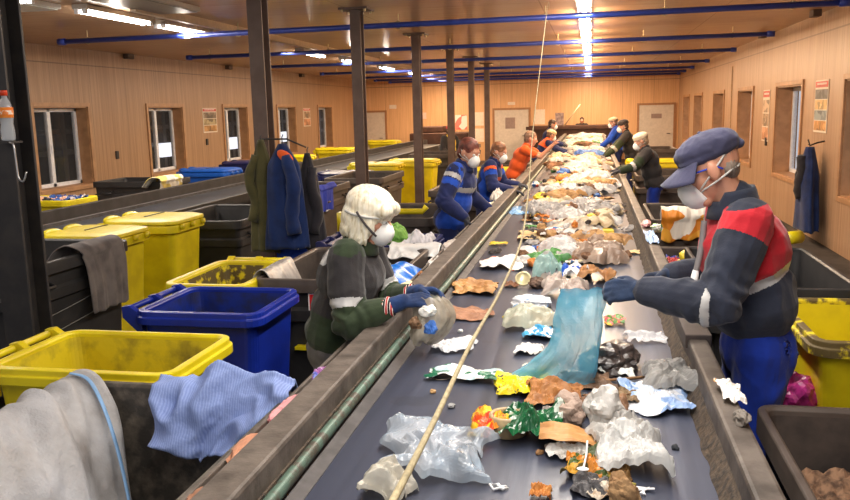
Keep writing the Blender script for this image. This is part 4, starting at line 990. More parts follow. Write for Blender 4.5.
FRONT = [
    ('bag', -0.466, 2.402, 0.327, 0.281, 0.100, 'long clear plastic bag with a dirty end, lying on the belt in front', film("clear bag film",(206,212,220),.5,.15,(160,176,192))),
    ('bag', -0.560, 2.160, 0.114, 0.112, 0.100, 'knotted milky white bag at the bottom edge of the belt', film("milky bag film",(210,206,194),.8,.35,(186,178,160))),
    ('sheet', -0.130, 2.203, 0.060, 0.070, 0.050, 'orange brown scrap of card at the bottom of the belt', mat("orange brown peel",(206,138,66),.6,col2=(164,98,44))),
    ('sheet', -0.243, 3.101, 0.217, 0.216, 0.060, 'bright yellow crumpled wrapper left of the brown card', printed("yellow wrapper print",[(238,214,32),(244,226,60),(226,196,20),(240,216,40),(232,204,28),(236,210,36),(80,76,60),(240,220,40)],40)),
    ('sheet', -0.324, 2.674, 0.143, 0.278, 0.100, 'red and yellow crisp packet wrapped round the tape roll', printed("red yellow crisp packet",[(226,60,34),(246,196,40),(240,150,40),(250,220,70),(230,90,40)],26)),
    ('sheet', -0.185, 2.664, 0.201, 0.300, 0.130, 'dark green foil wrapper right of the tape roll', printed("green foil wrapper",[(18,96,54),(12,78,44),(24,110,62),(14,84,48),(190,200,190),(20,96,56)],26)),
    ('sheet', -0.123, 2.995, 0.203, 0.226, 0.090, 'folded orange brown card right of the yellow wrapper', mat("brown dry leaf card",(176,120,66),.6,col2=(134,84,42))),
    ('ball', -0.071, 2.767, 0.132, 0.139, 0.120, 'grey brown crumpled rag in the middle of the front heap', mat("grey brown rag",(172,150,136),.8,col2=(130,110,98),bump=.3)),
    ('ball', 0.051, 2.690, 0.139, 0.122, 0.170, 'white crumpled foam sheet on top of the front heap', mat("white foam sheet",(212,210,206),.7,col2=(190,186,180),bump=.2)),
    ('strip', 0.019, 2.549, 0.342, 0.166, 0.100, 'long curved brown card strip across the front heap', mat("brown kraft card",(190,140,84),.6,col2=(160,112,62))),
    ('bag', 0.129, 2.463, 0.200, 0.219, 0.105, 'white crumpled carrier bag at the right of the front heap', film("white carrier bag",(212,212,210),.85,.35,(186,186,184))),
    ('sheet', -0.054, 2.495, 0.138, 0.094, 0.050, 'white and brown torn carton under the brown card strip', mat("white carton",(232,232,228),.5,col2=(150,140,130))),
    ('sheet', 0.005, 2.376, 0.137, 0.135, 0.070, 'green and gold wrapper below the brown card strip', printed("green brown leaf wrapper",[(70,88,36),(200,150,50),(96,84,40),(190,120,40)],18)),
    ('sheet', 0.014, 2.268, 0.114, 0.119, 0.050, 'dark grey card near the bottom of the front heap', mat("dark grey card",(86,84,86),.6,col2=(62,60,62))),
    ('ball', 0.097, 2.203, 0.098, 0.060, 0.100, 'tan paper clumps at the bottom edge of the belt', mat("tan clumps",(176,140,98),.8,col2=(134,100,66),bump=.4)),
    ('sheet', 0.251, 3.048, 0.247, 0.314, 0.050, 'pale blue and white printed bag by the right rail', printed("blue white bag print",[(190,202,222),(206,210,218),(150,176,214),(212,214,220),(130,160,206)],14)),
    ('bag', 0.317, 3.194, 0.170, 0.212, 0.100, 'grey plastic bag leaning against the right rail', film("grey bag film",(170,168,164),.8,.4,(136,134,132))),
    ('ball', 0.102, 3.432, 0.274, 0.319, 0.130, 'black crumpled foil mass right of the blue bag', mat("black foil",(46,42,42),.3,col2=(74,64,60),bump=.5)),
    ('sheet', 0.110, 3.361, 0.138, 0.122, 0.050, 'white polystyrene scrap at the front of the black foil', mat("white polystyrene",(236,238,232),.6)),
    ('sheet', -0.508, 3.225, 0.287, 0.161, 0.040, 'white and green packaging ribbon lying left on the belt', printed("white green ribbon",[(236,236,232),(240,240,238),(40,110,80),(226,228,226),(190,214,220)],16)),
    ('sheet', -0.623, 3.645, 0.181, 0.193, 0.050, 'small thin white bag lying near the held clear bag', film("small white film",(232,234,238),.75,.3)),
    ('sheet', -0.229, 3.901, 0.165, 0.220, 0.050, 'small turquoise and white packet left of the blue bag', printed("turquoise packet",[(40,140,190),(230,236,240),(60,160,206),(236,240,244)],22)),
    ('sheet', -0.267, 3.621, 0.118, 0.122, 0.050, 'small white tissue scrap left of the blue bag', mat("white tissue",(238,234,226),.8)),
    ('bag', -0.280, 4.081, 0.234, 0.232, 0.110, 'pale green crumpled film left of the blue bag', film("pale green film",(204,208,188),.8,.3,(180,170,150))),
    ('sheet', -0.631, 4.250, 0.240, 0.254, 0.040, 'flat brown paper strip near the left edge of the belt', mat("brown paper strip",(170,122,92),.7,col2=(140,96,70))),
    ('sheet', -0.692, 4.891, 0.262, 0.325, 0.070, 'crumpled kraft paper near the left edge of the belt', mat("kraft paper",(196,148,92),.6,col2=(164,116,66))),
    ('ball', -0.303, 4.490, 0.245, 0.232, 0.080, 'crumpled white and pale blue foil in mid belt', printed("white blue foil",[(226,230,236),(236,238,242),(120,160,200),(214,220,228)],16)),
    ('sheet', -0.603, 5.692, 0.299, 0.646, 0.060, 'long white and red paper scrap left of centre', printed("white red paper",[(238,236,232),(242,240,236),(236,236,234),(220,90,60)],7)),
    ('bag', -0.255, 5.348, 0.157, 0.595, 0.140, 'tangled pale teal film in mid belt', film("teal net film",(176,206,200),.7,.3,(140,180,176))),
    ('bag', -0.139, 4.768, 0.221, 0.754, 0.120, 'dusty clear film heap behind the blue bag', film("dusty clear film",(206,194,184),.75,.3,(180,160,150))),
    ('sheet', -0.085, 5.347, 0.181, 0.445, 0.120, 'white milk bag with blue print above the blue bag', printed("white blue milk bag",[(238,240,242),(242,242,244),(40,90,190),(236,238,242)],11)),
    ('sheet', 0.043, 5.254, 0.227, 0.586, 0.130, 'folded tan cardboard beside the blue glove', mat("tan cardboard",(178,130,82),.65,col2=(146,100,60))),
    ('ball', -0.312, 5.002, 0.124, 0.368, 0.080, 'dark brown scrap right of the round lid', mat("dark brown scrap",(104,78,62),.7,col2=(70,54,46),bump=.3)),
    ('sheet', -0.478, 5.021, 0.082, 0.216, 0.040, 'small rust brown scrap left of the round lid', mat("rust scrap",(130,88,62),.7)),
    ('sheet', 0.128, 4.183, 0.100, 0.193, 0.040, 'small pink and yellow pack right of the blue bag', printed("pink yellow pack",[(220,70,90),(240,190,70),(230,120,120),(90,140,70)],26)),
    ('sheet', 0.272, 3.868, 0.174, 0.103, 0.050, 'thin clear film strands near the right rail', film("clear strand film",(236,236,238),.5,.2)),
    ('sheet', -0.639, 8.713, 0.405, 0.703, 0.070, 'pale blue plastic sheet at the left belt edge', mat("pale blue sheet",(132,178,220),.4,col2=(100,150,204))),
    ('sheet', -0.360, 7.067, 0.473, 0.490, 0.050, 'long cream paper strip across the belt', mat("cream paper",(226,200,150),.7,col2=(206,170,116))),
    ('ball', -0.163, 6.595, 0.207, 0.415, 0.120, 'brown crumpled scrap left of the big brown clump', mat("brown leather scrap",(140,98,70),.7,col2=(100,68,48),bump=.3)),
    ('ball', 0.080, 6.436, 0.260, 0.596, 0.140, 'big brown and grey matted clump right of centre', mat("brown matted clump",(134,108,88),.8,col2=(176,160,146),bump=.4)),
    ('bag', -0.228, 6.201, 0.241, 0.659, 0.120, 'greyish film left of the brown scraps', film("greyish film",(206,198,196),.8,.35,(170,156,150))),
    ('bag', 0.064, 5.973, 0.335, 0.466, 0.120, 'dirty brown film row behind the tan cardboard', film("dirty brown film",(180,160,144),.85,.35,(132,108,92))),
    ('ball', -0.027, 8.074, 0.173, 0.427, 0.120, 'dark brown knotted bag among the white film', mat("dark brown bag",(92,72,68),.5,col2=(66,52,50),bump=.3)),
    ('bag', -0.289, 8.078, 0.389, 0.722, 0.140, 'wide white film left of the dark knotted bag', film("white film pile",(232,226,222),.85,.35,(200,190,186))),
    ('bag', -0.141, 7.212, 0.494, 0.436, 0.130, 'cream and grey film behind the brown clump', film("cream film pile",(222,208,190),.85,.35,(190,176,160))),
    ('sheet', -0.239, 9.156, 0.219, 0.403, 0.070, 'ochre card lying behind the white film', mat("ochre card",(214,164,84),.6,col2=(180,130,60))),
    ('ball', 0.150, 7.793, 0.184, 0.255, 0.100, 'grey teal bag at the right of the white film', mat("teal grey bag",(126,146,148),.6,col2=(170,176,176),bump=.3)),
    ('sheet', 0.335, 6.273, 0.110, 0.152, 0.020, 'small cream sliver by the right rail', mat("cream sliver",(224,190,136),.6)),
    ('sheet', -0.066, 11.918, 0.183, 0.358, 0.090, 'lemon yellow wrapper in the middle of the far waste', mat("lemon wrapper",(240,222,50),.4)),
    ('sheet', 0.251, 11.327, 0.239, 0.619, 0.060, 'mint green crushed bottle held by the white cap worker', mat("mint bottle film",(146,200,176),.4)),]
for i, (sh, x, y, w, d, h, lab, m) in enumerate(FRONT):
    zz = 1.0
    if 'crumpled foam' in lab or 'white foam' in lab: zz = 1.03
    waste(sh, x, y, w, d, h, lab, m, i, zz)
# single recognisable pieces
b = MB(); b.lathe([(.062, 0), (.066, .004), (.066, .066), (.062, .07), (.052, .07), (.05, .066), (.05, .004), (.052, 0)], 28)
b.v = [p + V((-.268, 2.66, 1.001)) for p in b.v]
ring = b.build('tape_roll', mat('brown tape roll', (186, 160, 120), .5, col2=(150, 128, 96), scale=20), None, True, angle=1); b = MB()
b.lathe([(.053, .03), (.048, .031), (.0, .031)], 24); b.build('paper_core', mat('pale core', (214, 206, 192), .7), ring); tag(ring, 'round brown tape roll standing between the crisp packet and green foil', 'tape roll')
b = MB(); b.lathe([(.0, 0), (.05, .0), (.054, .006), (.053, .014), (.046, .016), (.0, .012)], 24); b.v = [p + V((-.225, 3.37, 1.002)) for p in b.v]
tag(b.build('foam_disc', mat('off white foam disc', (230, 224, 208), .6, col2=(150, 140, 120), scale=30), None, True), 'off white round foam disc below the blue bag', 'lid')
b = MB(); M = Matrix.Translation((-.405, 5.02, 1.05)) @ Matrix.Rotation(R(50), 4, 'X'); b.lathe([(.0, -.008), (.046, -.008), (.05, -.004), (.05, .006), (.042, .008), (.04, .002), (.0, .002)], 24, 0, M)
tag(b.build('tin_lid', mat('pale gold tin', (214, 204, 160), .35, .4), None, True), 'round pale gold lid leaning against the dark brown scrap', 'lid')
def wire(name, pts, r, m, lab, cat): b = MB(); b.tube(pts, r, 7); return tag(b.build(name, m, None, True), lab, cat)
ws = mat('white string', (232, 232, 234), .6)
def loopy(c, n, rx, ry, seed):
    return [V((c[0] + rx * (noise.noise(V((i * .37, seed, 0))) * 1.6), c[1] + ry * noise.noise(V((i * .33, seed, 7))) * 1.6, c[2] + .006 + .012 * abs(noise.noise(V((i * .5, seed, 3)))))) for i in range(n)]
wire('white_string', loopy((-.25, 2.24, 1.0), 16, .04, .05, 3), .0035, ws, 'small knotted white string lying alone low on the belt', 'string')
wire('white_string', loopy((.15, 2.28, 1.0), 18, .05, .03, 9), .0035, ws, 'tangled white string right of the tan paper clumps', 'string')
wire('wire_loop', [V((-.60 + .05 * math.cos(a), 3.24 + .07 * math.sin(a), 1.005)) for a in [i * .35 for i in range(17)]], .002, mat('brown wire', (130, 116, 104), .5), 'thin wire loop at the left end of the white green ribbon', 'wire')
wire('wooden_stick', [V((-.11, 3.24, 1.01)), V((.05, 3.22, 1.012)), V((.225, 3.28, 1.016))], .006, mat('wood stick', (150, 112, 76), .7), 'thin wooden stick in front of the black foil', 'stick')
wire('wooden_stick', [V((.05, 2.34, 1.02)), V((.09, 2.28, 1.03)), V((.135, 2.24, 1.04))], .005, mat('greenish stick', (150, 140, 60), .7), 'short greenish stick at the foot of the front heap', 'stick')
sp = thing('plastic_fork', 'white plastic fork lying against the dark grey card', 'cutlery', (0.0, 2.33, 1.055)); b = MB()
b.tube([(.0, .05, .05), (-.002, .01, .025), (-.01, -.03, .0)], .003, 6); b.build('shank', ws, sp)
b = MB(); b.ell((-.012, -.04, .0), (.018, .012, .004)); b.build('bowl', ws, sp, True)
for i, (x, y, lab) in enumerate([(-.6, 3.02, 'tiny tan crumb'), (-.15, 2.5, 'tiny brown crumb below the green wrapper'), (-.63, 3.92, 'tiny white crumb by the left clear bag'), (-.44, 4.22, 'small yellow crumb by the brown paper strip'), (.28, 2.6, 'small dark crumb right of the carrier bag'), (-.5, 2.87, 'tiny grey crumb left of the crisp packet')]):
    b = crumple_ball(.03, .03, .02, i + 40, 2); b.v = [p + V((x, y, 1.001)) for p in b.v]
    tag(b.build('crumb', mat('crumb %d' % i, [(190, 150, 100), (150, 110, 70), (236, 236, 230), (220, 200, 80), (40, 44, 50), (150, 150, 150)][i], .7)), lab if ' by ' in lab or 'of the' in lab or 'below' in lab else lab + ' on the bare belt by the left rail', 'crumb')

# the dense waste farther up the belt: single pieces, each its own object
PAL = [('white', 'film("pile white",(222,219,216),.92,.45,(196,192,190))', 26), ('pale grey', 'film("pile grey",(184,180,178),.9,.4,(150,146,144))', 12), ('cream', 'mat("pile cream",(212,196,168),.7,col2=(184,162,128))', 14),
       ('tan', 'mat("pile tan",(192,150,98),.7,col2=(150,112,72))', 12), ('brown', 'mat("pile brown",(128,90,62),.75,col2=(88,62,44))', 12), ('dark', 'mat("pile dark",(70,62,60),.6,col2=(48,44,44))', 5), ('green', 'mat("pile green",(92,150,80),.45,col2=(60,120,60))', 4),
       ('blue', 'mat("pile blue",(96,140,200),.45,col2=(60,100,180))', 4), ('orange', 'mat("pile orange",(222,140,60),.5,col2=(190,110,40))', 4), ('yellow', 'mat("pile yellow",(240,214,70),.45,col2=(226,190,50))', 4), ('printed', 'printed("pile print",[(236,232,226),(210,80,60),(240,236,230),(70,120,180),(236,220,180)],12)', 6)]
PM = [(n, eval(e), w) for n, e, w in PAL]
protos = {}
for k in range(6):
    protos[('bag', k)] = bag_shape(.3, .25, .11, 60 + k, 24); protos[('ball', k)] = crumple_ball(.19, .16, .1, 70 + k, 3); protos[('sheet', k)] = fold_sheet(.26, .2, .07, 80 + k, 18)
b = MB(); b.lathe([(.0, 0), (.03, .002), (.033, .02), (.031, .09), (.034, .15), (.014, .2), (.013, .225), (.0, .225)], 14); b.v = [Matrix.Rotation(PI / 2, 4, 'X') @ p + V((0, .11, .033)) for p in b.v]; protos[('bottle', 0)] = b
b = MB(); b.box(-.09, .09, -.055, .055, 0, .06); b.v = [p + V((.012 * noise.noise(p * 31), .012 * noise.noise(p * 27 + V((3, 3, 3))), 0)) for p in b.v]; protos[('carton', 0)] = b
pm = {}
rnd = random.Random(11)
zones = [(5.6, 7.0, 'just beyond the blue glove'), (7.0, 8.8, 'level with the man in blue'), (8.8, 11, 'level with the second worker in blue'), (11, 14, 'level with the white cap worker'), (14, 19, 'level with the orange patch worker'), (19, 30.5, 'near the far hopper')]
kinds = {'bag': ('plastic_bag', 'crumpled %s plastic bag'), 'ball': ('waste_scrap', 'balled up %s scrap'), 'sheet': ('waste_sheet', 'creased %s sheet'), 'bottle': ('plastic_bottle', '%s plastic bottle lying'), 'carton': ('carton', 'small %s carton')}
N_PILE = 285
for i in range(N_PILE):
    u = (i + rnd.random()) / N_PILE; y = 5.7 * (30.2 / 5.7) ** (u ** .95)
    if y > 18: wd = .52
    else: wd = .30 + .22 * min(1, max(0, (y - 6.5) / 6))
    g_ = rnd.gauss(0, .5); x = -.16 + wd * max(-1, min(1, g_ * 1.0)) * .98
    sc_ = (1.0 + .035 * (y - 6)) * rnd.uniform(.6, 1.25); sc_ = min(sc_, 1.9)
    kd = rnd.choices(['bag', 'ball', 'sheet', 'bottle', 'carton'], [36, 26, 32, 4, 4])[0]; kk = 0 if kd in ('bottle', 'carton') else rnd.randrange(6)
    ci = rnd.choices(range(len(PM)), [w for _, _, w in PM])[0]
    if kd == 'bag' and ci > 2 and rnd.random() < .6: ci = rnd.choice([0, 0, 1])
    if kd == 'carton' and PM[ci][0] in ('white', 'pale grey'): ci = 3
    key = (kd, kk, ci)
    n_, ph = kinds[kd]
    if key not in pm: pm[key] = protos[(kd, kk)].mesh(n_, PM[ci][1], kd == 'bottle')
    o = bpy.data.objects.new(n_, pm[key]); C.objects.link(o)
    rz = rnd.uniform(0, 6.28); ext = .13 * sc_ * .8
    x = max(-.78 + ext, min(.35 - ext, x))
    layer = rnd.random() * max(0, 1 - ((x + .18) / .5) ** 2) * .11 * min(1, max(0, (y - 6) / 4))
    o.location = (x, y, 1.001 + layer); o.rotation_euler = (0, 0, rz); o.scale = (sc_, sc_, min(1.25, sc_) * rnd.uniform(.8, 1.15))
    zl = [z_[2] for z_ in zones if z_[0] <= y < z_[1]] or ['just beyond the blue glove']
    lane = 'by the left rail' if x < -.42 else ('by the right rail' if x > .1 else 'in mid belt')
    tag(o, (ph % PM[ci][0]) + ' ' + lane + ', ' + zl[0], n_.replace('_', ' '), 'waste pieces on the far belt ' + zl[0])

frag_m = {}
for i in range(190):
    y = 5.6 * (15. / 5.6) ** rnd.random(); x = -.16 + (.40 + .1 * min(1, (y - 5.6) / 4)) * max(-1.35, min(1.2, rnd.gauss(0, .55))); x = max(-.76, min(.34, x))
    kd = rnd.choice(['ball', 'sheet', 'sheet']); kk = rnd.randrange(6); ci = rnd.choices(range(len(PM)), [16, 10, 14, 14, 16, 8, 5, 6, 6, 7, 10])[0]
    key = (kd, kk, ci); n_ = {'ball': 'waste_scrap', 'sheet': 'waste_sheet'}[kd]
    if key not in pm: pm[key] = protos[(kd, kk)].mesh(n_, PM[ci][1], False)
    o = bpy.data.objects.new(n_, pm[key]); C.objects.link(o); q = rnd.uniform(.28, .6) * (1 + .03 * (y - 5))
    o.scale = (q, q * rnd.uniform(.6, 1), q * rnd.uniform(.8, 1.5)); o.rotation_euler = (0, 0, rnd.uniform(0, 6.28))
    o.location = (x, y, 1.001 + rnd.random() * .13 * max(0, 1 - ((x + .16) / .45) ** 2) * min(1, (y - 5) / 2))
    zl = [z_[2] for z_ in zones if z_[0] <= y < z_[1]] or ['just beyond the blue glove']
    lane = 'by the left rail' if x < -.42 else ('by the right rail' if x > .1 else 'in mid belt')
    tag(o, 'small %s %s %s, %s' % (PM[ci][0], 'scrap' if kd == 'ball' else 'torn sheet', lane, zl[0]), n_.replace('_', ' '), 'small waste on the belt ' + zl[0])
# smaller pieces that knit the front heap together
HEAP = [('ball', -.02, 2.86, .11, .08, 'mat("umber scrap",(120,84,56),.7,col2=(88,60,42))', 'umber crumpled scrap between the orange brown card and the grey rag'),
        ('sheet', .06, 2.96, .16, .06, 'mat("hazel card",(150,110,76),.7,col2=(112,80,56))', 'hazel torn card behind the white foam sheet'),
        ('sheet', -.10, 2.80, .13, .05, 'film("smoky film",(176,166,160),.8,.3)', 'smoky film scrap between green wrapper and grey rag'),
        ('bag', .10, 2.60, .16, .12, 'film("frost film",(200,198,194),.8,.35,(176,172,168))', 'frosted white film tucked behind the carrier bag'),
        ('ball', -.03, 2.60, .10, .07, 'mat("russet card",(164,108,60),.7,col2=(124,80,46))', 'russet scrap under the left end of the brown card strip'),
        ('sheet', .07, 2.37, .12, .05, 'mat("bronze leaf",(160,118,60),.6,col2=(110,80,44))', 'bronze leaf shaped scrap in front of the carrier bag'),
        ('sheet', .05, 2.25, .11, .04, 'mat("ivory card",(216,210,196),.6,col2=(150,120,90))', 'ivory torn card beside the tan paper clumps'),
        ('ball', .04, 2.47, .09, .07, 'mat("moss scrap",(70,82,44),.6,col2=(50,58,34))', 'moss green scrap below the brown card strip'),
        ('sheet', .17, 3.02, .12, .05, 'mat("straw stalks",(140,116,84),.7,col2=(100,80,58))', 'straw coloured flat scrap between the heap and the blue white bag'),
        ('sheet', .0, 3.22, .2, .03, 'mat("walnut card",(122,92,66),.7,col2=(90,66,48))', 'walnut brown flat card under the front of the black foil')]
for i, (sh, x, y, w_, h_, m, lab) in enumerate(HEAP): waste(sh, x, y, w_, w_ * .9, h_, lab, eval(m), 150 + i)
# ------------------------------------------------------------------ cloths, coats, held bags, small things
def smooth_path(pts, n):
    pts = [V(p) for p in pts]; out = []
    for i in range(n + 1):
        t_ = i / n * (len(pts) - 1); k = min(int(t_), len(pts) - 2); f = t_ - k
        p0, p1, p2, p3 = pts[max(k - 1, 0)], pts[k], pts[k + 1], pts[min(k + 2, len(pts) - 1)]
        out.append(.5 * ((2 * p1) + (p2 - p0) * f + (2 * p0 - 5 * p1 + 4 * p2 - p3) * f * f + (3 * p1 - p0 - 3 * p2 + p3) * f ** 3))
    return out
def drape(name, label, cat, path, wvec, m, fold=.02, freq=3.2, seed=0, nu=44, nv=44, hem=.06, widths=None, solid=.006, parts=None):
    """cloth laid over an edge: path runs over the edge, wvec along it"""
    pp = smooth_path(path, nv); wv = V(wvec); b = MB(); dcs = crease_set(seed, 12, .8, 5)
    def P(u, v):
        i = min(int(round(v * nv)), nv); p = pp[i]; d = (pp[min(i + 1, nv)] - pp[max(i - 1, 0)]).normalized(); nrm = wv.cross(d).normalized()
        if nrm.z < -.2: nrm = -nrm
        wsc = 1 if not widths else widths[0] + (widths[1] - widths[0]) * v
        e = min(v, 1 - v); amp = fold * (.35 + 1.1 * min(1, abs(v - .5) * 2)) if cat != 'sack' else fold * .9
        q = V((u * freq, v * 1.3, seed)); n_ = (crease(dcs, q) * 1.3 if cat == 'sack' else 0) + ridge(q + V((0, .8 * noise.noise(V((u * 2, v * 2, seed + 4))), 0))) + .45 * ridge(q * 2.3)
        p = p + wv * ((u - .5) * wsc + .03 * noise.noise(V((v * 5, u * 3, seed)))) + nrm * amp * (n_ - .1)
        return p + d * (hem * noise.noise(V((u * 3, seed, 1 if v > .5 else 5)))) * (abs(v - .5) * 2) ** 2
    b.grid(P, nu, nv); o = b.build(name, m, None, True, solid=solid); return tag(o, label, cat)
m_gcl = fabric('grey towel', (112, 104, 102), (78, 72, 72))
drape('cloth', 'grey cloth hanging over the rim of the black container at left', 'cloth', [(-4.0, 5.6, .95), (-3.9, 5.62, 1.12), (-3.8, 5.65, 1.155), (-3.735, 5.67, 1.1), (-3.715, 5.7, .9), (-3.715, 5.72, .62)], (0, .62, 0), m_gcl, .016, 2.6, 2, hem=.14, widths=(1.05, .8))
t_ = NT('blue checked cotton'); w1 = t_.n('ShaderNodeTexWave'); w1.inputs['Scale'].default_value = 34; w1.inputs['Distortion'].default_value = 3; t_.link(t_.co, w1.inputs['Vector'])
t_.set(Base_Color=t_.mix(t_.math('MULTIPLY', w1.outputs['Fac'], .5), srgb((140, 158, 206)), srgb((86, 110, 176))), Roughness=.9); t_.bump(t_.noise(16, 4), .4, .02); m_chk = t_.m
def blue_cloth():
    b = MB(); bc = smooth_path([(0, 2.95, .9), (0, 2.9, 1.03), (0, 2.84, 1.085), (0, 2.77, 1.03), (0, 2.74, .92), (0, 2.72, .8)], 60)
    cs = crease_set(5, 7, .7, 2.6)
    def P(u, v):
        x = -1.63 + .55 * u; q = V((u * 1.5 + v * .9, v * 1.1 - u * .5, 3.3)); n_ = .7 * ridge(q * 1.7) + .5 * ridge(q * 3.6) + .6 * crease(cs, q * 1.4) - .4
        pp = bc[min(int(round(v * 60)), 60)]; k = max(0, v - .45) / .55
        bump_ = .05 * math.exp(-((u - .35) / .25) ** 2) * math.exp(-((v - .42) / .2) ** 2)
        return V((x + .04 * noise.noise(q * 2.2) + .03 * k * math.sin(u * 9), pp.y - .085 * max(0, n_) * (.3 + k) - .02, pp.z + bump_ + .055 * n_ * (1 - .8 * k) + k * (.075 * (1 - u / .35) if u < .35 else .15 * (u - .35) / .65)))
    b.grid(P, 60, 60); return b.build('cloth', m_chk, None, True, solid=.005)
bcl = blue_cloth(); tag(bcl, 'light blue checked cloth bunched over the corner of the soiled black container', 'cloth')
t_ = NT('white woven sack'); w1 = t_.noise(4, 5); t_.set(Base_Color=t_.ramp(w1, [(.35, srgb((172, 172, 176))), (.55, srgb((150, 148, 148))), (.74, srgb((112, 106, 102)))]), Roughness=.55); t_.bump(t_.math('ADD', t_.noise(7, 4), t_.math('MULTIPLY', t_.noise(120, 1), .1)), .6, .03); m_sack = t_.m
sack = drape('woven_sack', 'large white woven sack draped over the left side of the soiled black container', 'sack', [(-2.3, 2.34, .72), (-2.14, 2.34, .95), (-2.04, 2.34, 1.06), (-1.95, 2.32, 1.035), (-1.82, 2.22, .88), (-1.72, 2.12, .66), (-1.7, 2.1, .5)], (0, 1.04, 0), m_sack, .05, 2.9, 8, hem=.05, nu=60, nv=60)
st2 = drape('blue_stripe', None, None, [(-2.04, 2.8, 1.09), (-1.94, 2.78, 1.065), (-1.80, 2.68, .92), (-1.69, 2.58, .69), (-1.67, 2.54, .53)], (0, .02, 0), mat('blue stripe', (120, 160, 204), .6), .003, 2, 8, nu=2, hem=.01, solid=.002)
loc_ = st2.location.copy(); st2.parent = sack; st2.location = loc_ - sack.location
for k in ('label', 'category'):
    if k in st2: del st2[k]
drape('rag', 'blue green and yellow rag hanging at the left end of the black container', 'rag', [(-4.95, 4.98, .95), (-4.84, 4.98, 1.14), (-4.76, 4.98, 1.17), (-4.7, 4.98, 1.1), (-4.68, 4.98, .86)], (0, .34, 0), printed('rag colours', [(60, 140, 200), (96, 180, 120), (230, 220, 60), (70, 150, 210)], 7, .8), .03, 3, 12)
drape('plastic_sheet', 'pale grey plastic sheet folded over the left rim of the sticker container', 'plastic sheet', [(-2.0, 5.2, .82), (-2.06, 5.2, 1.0), (-2.11, 5.2, 1.085), (-2.16, 5.2, 1.04), (-2.17, 5.2, .9)], (0, .5, 0), mat('pale grey plastic', (168, 164, 160), .4, col2=(140, 136, 134)), .014, 2, 21)
drape('plastic_sheet', 'white plastic sheet over the back rim of the sticker container by the belt', 'plastic sheet', [(-1.33, 6.04, .97), (-1.33, 6.08, 1.02), (-1.33, 6.12, 1.06), (-1.33, 6.2, 1.05), (-1.33, 6.24, .98)], (.4, 0, 0), film('white pe sheet', (226, 224, 222), .85, .35), .03, 2.4, 24)
drape('plastic_bag', 'bright blue plastic bag hanging in the sticker container beside the woman', 'plastic bag', [(-1.14, 5.0, 1.0), (-1.24, 5.0, 1.085), (-1.34, 4.99, 1.02), (-1.42, 4.98, .86), (-1.46, 4.97, .7)], (0, .6, 0), mat('bright blue film', (30, 120, 214), .3, col2=(20, 96, 190)), .03, 3, 26)
waste('bag', -1.44, 5.25, .3, .3, .2, 'clear teal plastic bag on top of the waste inside the sticker container', film('teal clear film', (150, 186, 196), .75, .25), 91, .9)
# waste that fills the containers, seen from above
def fill(x0, x1, y0, y1, z, label, m, amp=.08, seed=1, cat='waste', name='loose_waste'):
    b = MB(); b.grid(lambda u, v: V((x0 + (x1 - x0) * u, y0 + (y1 - y0) * v, z + amp * (ridge(V((u * 4, v * 4, seed))) * .5 + .5 * ridge(V((u * 9, v * 9, seed))) + .3 * noise.noise(V((u * 25, v * 25, seed)))))), 46, 46)
    return tag(b.build(name, m, None, False, solid=.01), label, cat, None, 'stuff')
fill(.68, 1.57, 2.0, 2.98, .72, 'brown shredded card and wood scraps filling the bottom right container', mat('brown scraps', (150, 116, 90), .9, col2=(84, 62, 48), scale=30, bump=.6), .09, 3)
fill(-2.2, -1.25, 1.65, 2.75, .3, 'dark grimy waste in the bottom of the soiled black container', m_blkd, .06, 5)
fill(-2.04, -1.3, 4.98, 6.0, .62, 'mixed grey waste inside the sticker container', printed('mixed grey waste', [(120, 112, 106), (80, 74, 70), (170, 164, 160), (60, 56, 54), (140, 120, 104)], 9, .7), .1, 6)
fill(-2.06, -1.4, 6.5, 7.0, .88, 'mixed waste in the navy bin', printed('navy bin waste', [(150, 150, 150), (90, 90, 90), (200, 196, 190)], 9, .7), .06, 7)
fill(.8, 1.45, 4.98, 6.2, .55, 'mixed dark waste in the container behind the man in the cap', m_brn, .08, 8)
fill(.68, 1.05, 6.65, 7.55, .7, 'mixed bright waste in the low dark bin', printed('bright waste', [(230, 206, 60), (60, 70, 160), (180, 60, 60), (220, 216, 210), (60, 54, 50)], 7, .6), .07, 9)
waste('ball', -1.93, 6.62, .26, .26, .2, 'pink netting bag on the waste in the navy bin', mat('pink net', (214, 70, 96), .6, col2=(184, 50, 78)), 31, .99)
waste('ball', -1.62, 6.66, .24, .22, .26, 'bright green lettuce on the waste in the navy bin', mat('lettuce', (130, 176, 80), .6, col2=(96, 150, 60), bump=.5), 32, .97)
waste('bag', -1.42, 6.66, .22, .2, .14, 'white bag end beside the lettuce in the navy bin', film('white bag end', (220, 216, 220), .85, .4), 33, .96)
